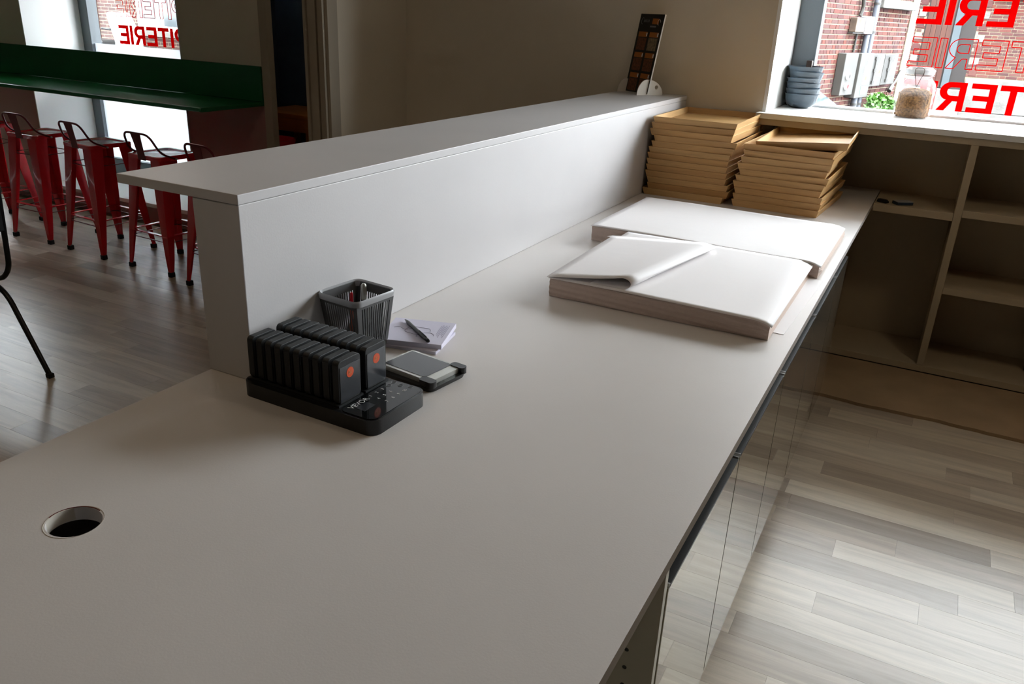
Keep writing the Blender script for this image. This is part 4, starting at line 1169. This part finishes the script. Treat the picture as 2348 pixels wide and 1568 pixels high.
t = tag(None or bpy.data.objects.new('power_cable', None), 'thick black cable curving down the brick wall to the rusty box', 'cable'); COL.objects.link(t); onwall(t, 1.44, 1.83)
bm = bmesh.new(); tube(bm, smooth_path([(0.03, -0.04, 0.0), (0.06, -0.05, 0.10), (0.0, -0.05, 0.26), (-0.10, -0.05, 1.2)], 0.12), 0.026, 8); obj('cable_run', bm, 'cable', t, smooth=True)
t = thing('lower_cable', 'black cable running down from the rusty box to the cabinets', 'cable'); onwall(t, 1.52, 1.375)
bm = bmesh.new(); tube(bm, [(-0.02, -0.03, 0.235), (-0.03, -0.03, 0.0)], 0.016, 8); obj('cable_run', bm, 'cable', t, smooth=True)
t = thing('slack_cable', 'slack black cable looping away right of the cabinets', 'cable'); onwall(t, 3.2, 0.86)
bm = bmesh.new(); tube(bm, smooth_path([(0.0, -0.05, 0.0), (0.18, -0.05, 0.08), (0.30, -0.05, 0.20), (0.42, -0.05, 0.27)], 0.1), 0.020, 8); tube(bm, [(-0.04, -0.06, -0.04), (0.05, -0.06, 0.03)], 0.034, 8); obj('cable_run', bm, 'cable', t, smooth=True)
t = thing('stone_lintel', 'grey stone window sill on the brick side wall', 'sill'); onwall(t, 2.05, 1.95)
obox('sill_block', 0, 1.46, -0.12, -0.011, 0, 0.11, 'stone', t, bevel=0.01)
t = thing('corner_strip', 'thin pale line of a vertical strip at the brick corner', 'strip'); onwall(t, 3.58, 0)
obox('strip', 0, 0.03, -0.02, -0.011, 0.3, 3, 'mortar', t)
# foliage
bm = bmesh.new(); rf = random.Random(4)
for k in range(2600):
    u_ = rf.uniform(1.95, 3.7); zt = 0.74+0.09*math.sin((u_-1.7)*2.6); zz = rf.uniform(0.1, zt)
    c = wp(u_, zz, 0.15+rf.uniform(0, 0.35)*(1-zz)); s = rf.uniform(0.022, 0.045)
    d1 = Vector((rf.uniform(-1,1), rf.uniform(-1,1), rf.uniform(-1,1))).normalized(); d2 = d1.cross(Vector((rf.uniform(-1,1), rf.uniform(-1,1), rf.uniform(-1,1)))).normalized()
    vs = [bm.verts.new(c+d1*s), bm.verts.new(c+d2*s*0.6), bm.verts.new(c-d1*s), bm.verts.new(c-d2*s*0.6)]; bm.faces.new(vs)
o = obj('green_bush', bm, 'leaf'); o['kind'] = 'stuff'; tag(o, 'bright green weeds growing at the foot of the brick wall', 'plant')
# house front along the street, opposite the left window
hl = thing('terraced_house', 'long brick house front across the street, seen through the left window', 'building', (-29.3, 10.93, 0))
obox('wall', 0, 27.2, 0, 0.3, -0.12, 6.5, 'far_brick', hl)
for k in range(6):
    wx = 3.2+4.2*k
    f = obox('window', wx, wx+1.3, -0.03, 0.0, 1.1, 2.8, 'jamb', hl); 
    for q in range(2): obox('pane', wx+0.08+0.61*q, wx+0.61+0.61*q, -0.035, -0.031, 1.18, 2.72, 'grey_glass', f)
    obox('window_sill', wx-0.1, wx+1.4, -0.12, 0.0, 1.0, 1.09, 'stone', hl)
    obox('door', wx+2.2, wx+3.1, -0.02, 0, 0, 2.3, 'brown_door', hl)

# parked car seen past the bowls
def extr(name, prof, y0, y1, m, parent, bev=0.02):
    bm = bmesh.new(); a = [bm.verts.new((x, y0, z)) for x, z in prof]; b = [bm.verts.new((x, y1, z)) for x, z in prof]; n = len(prof)
    bm.faces.new(a); bm.faces.new(b[::-1])
    for i in range(n): bm.faces.new([a[i], a[(i+1)%n], b[(i+1)%n], b[i]])
    return obj(name, bm, m, parent, bevel=bev)
def car(loc, label, sc=1.0):
    t = thing('parked_car', label, 'car', loc); t.scale = (sc, sc, sc)
    extr('car_body', [(-4.0, 0.25), (0, 0.25), (0.02, 0.6), (-0.15, 0.78), (-1.05, 0.90), (-3.7, 0.95), (-4.0, 0.85)], 0, 1.7, 'car', t, 0.05)
    extr('roof_and_windows', [(-1.02, 0.90), (-1.75, 1.36), (-3.1, 1.42), (-3.75, 0.95)], 0.12, 1.58, 'car_glass', t, 0.04)
    extr('roof', [(-1.80, 1.375), (-1.9, 1.42), (-3.0, 1.46), (-3.1, 1.42)], 0.16, 1.54, 'car', t, 0.01)
    for x in (-0.8, -3.2):
        for y in (-0.01, 1.53):
            bm = bmesh.new(); tube(bm, [(x, y, 0.30), (x, y+0.18, 0.30)], 0.30, 24); w_ = obj('wheel', bm, 'rubber', t, smooth=True)
            bm = bmesh.new(); tube(bm, [(x, y-0.004 if y < 1 else y+0.181, 0.30), (x, y if y < 1 else y+0.184, 0.30)], 0.19, 20); obj('hubcap', bm, 'alu', w_)
    return t
car((0.02, 8.5, -0.12), 'silver blue car parked in the street behind the stack of bowls', 1.0)
# scooter outside the left window
sc = thing('motor_scooter', 'silver-white motor scooter parked across the street, seen through the left window', 'scooter', (-13.5, 9.7, -0.12))
for x in (0.2, 1.5):
    bm = bmesh.new(); tube(bm, [(x, -0.06, 0.28), (x, 0.06, 0.28)], 0.27, 22); obj('wheel', bm, 'rubber', sc, smooth=True)
extr('rear_body', [(0.0, 0.55), (0.75, 0.42), (0.8, 0.75), (0.4, 0.98), (-0.1, 1.0), (-0.2, 0.8)], -0.18, 0.18, 'scoot', sc, 0.06)
extr('front_shield', [(1.18, 0.4), (1.36, 0.42), (1.30, 1.15), (1.05, 1.55), (0.98, 1.5), (1.12, 1.1)], -0.22, 0.22, 'scoot', sc, 0.05)
extr('floor_board', [(0.7, 0.35), (1.25, 0.35), (1.25, 0.44), (0.7, 0.44)], -0.16, 0.16, 'scoot', sc, 0.02)
extr('seat', [(-0.15, 1.0), (0.75, 0.96), (0.7, 1.08), (-0.1, 1.12)], -0.15, 0.15, 'black', sc, 0.03)
extr('top_case', [(-0.55, 1.05), (-0.15, 1.05), (-0.15, 1.42), (-0.5, 1.45)], -0.22, 0.22, 'scoot', sc, 0.06)
bm = bmesh.new(); tube(bm, smooth_path([(1.0, -0.33, 1.28), (1.1, -0.1, 1.25), (1.1, 0.1, 1.25), (1.0, 0.33, 1.28)], 0.05), 0.018, 8); obj('handlebar', bm, 'black', sc, smooth=True)

# ceiling lamps outside the view, added to go with the fill light
for lx, ly, ll in ((-2.5, 0.2, 'added round white ceiling lamp, out of view above the seating side of the room'), (1.2, 2.4, 'added round white ceiling lamp, out of view above the serving side by the shelving')):
    t = thing('added_ceiling_lamp', ll, 'lamp', (lx, ly, 3.5), 0, 'added ceiling lamps')
    bm = bmesh.new(); lathe(bm, [(0, 0), (0.12, 0), (0.30, -0.05), (0.30, -0.07), (0, -0.07)], 0, 0, 28); obj('lamp_shade', bm, 'lid', t, smooth=True)
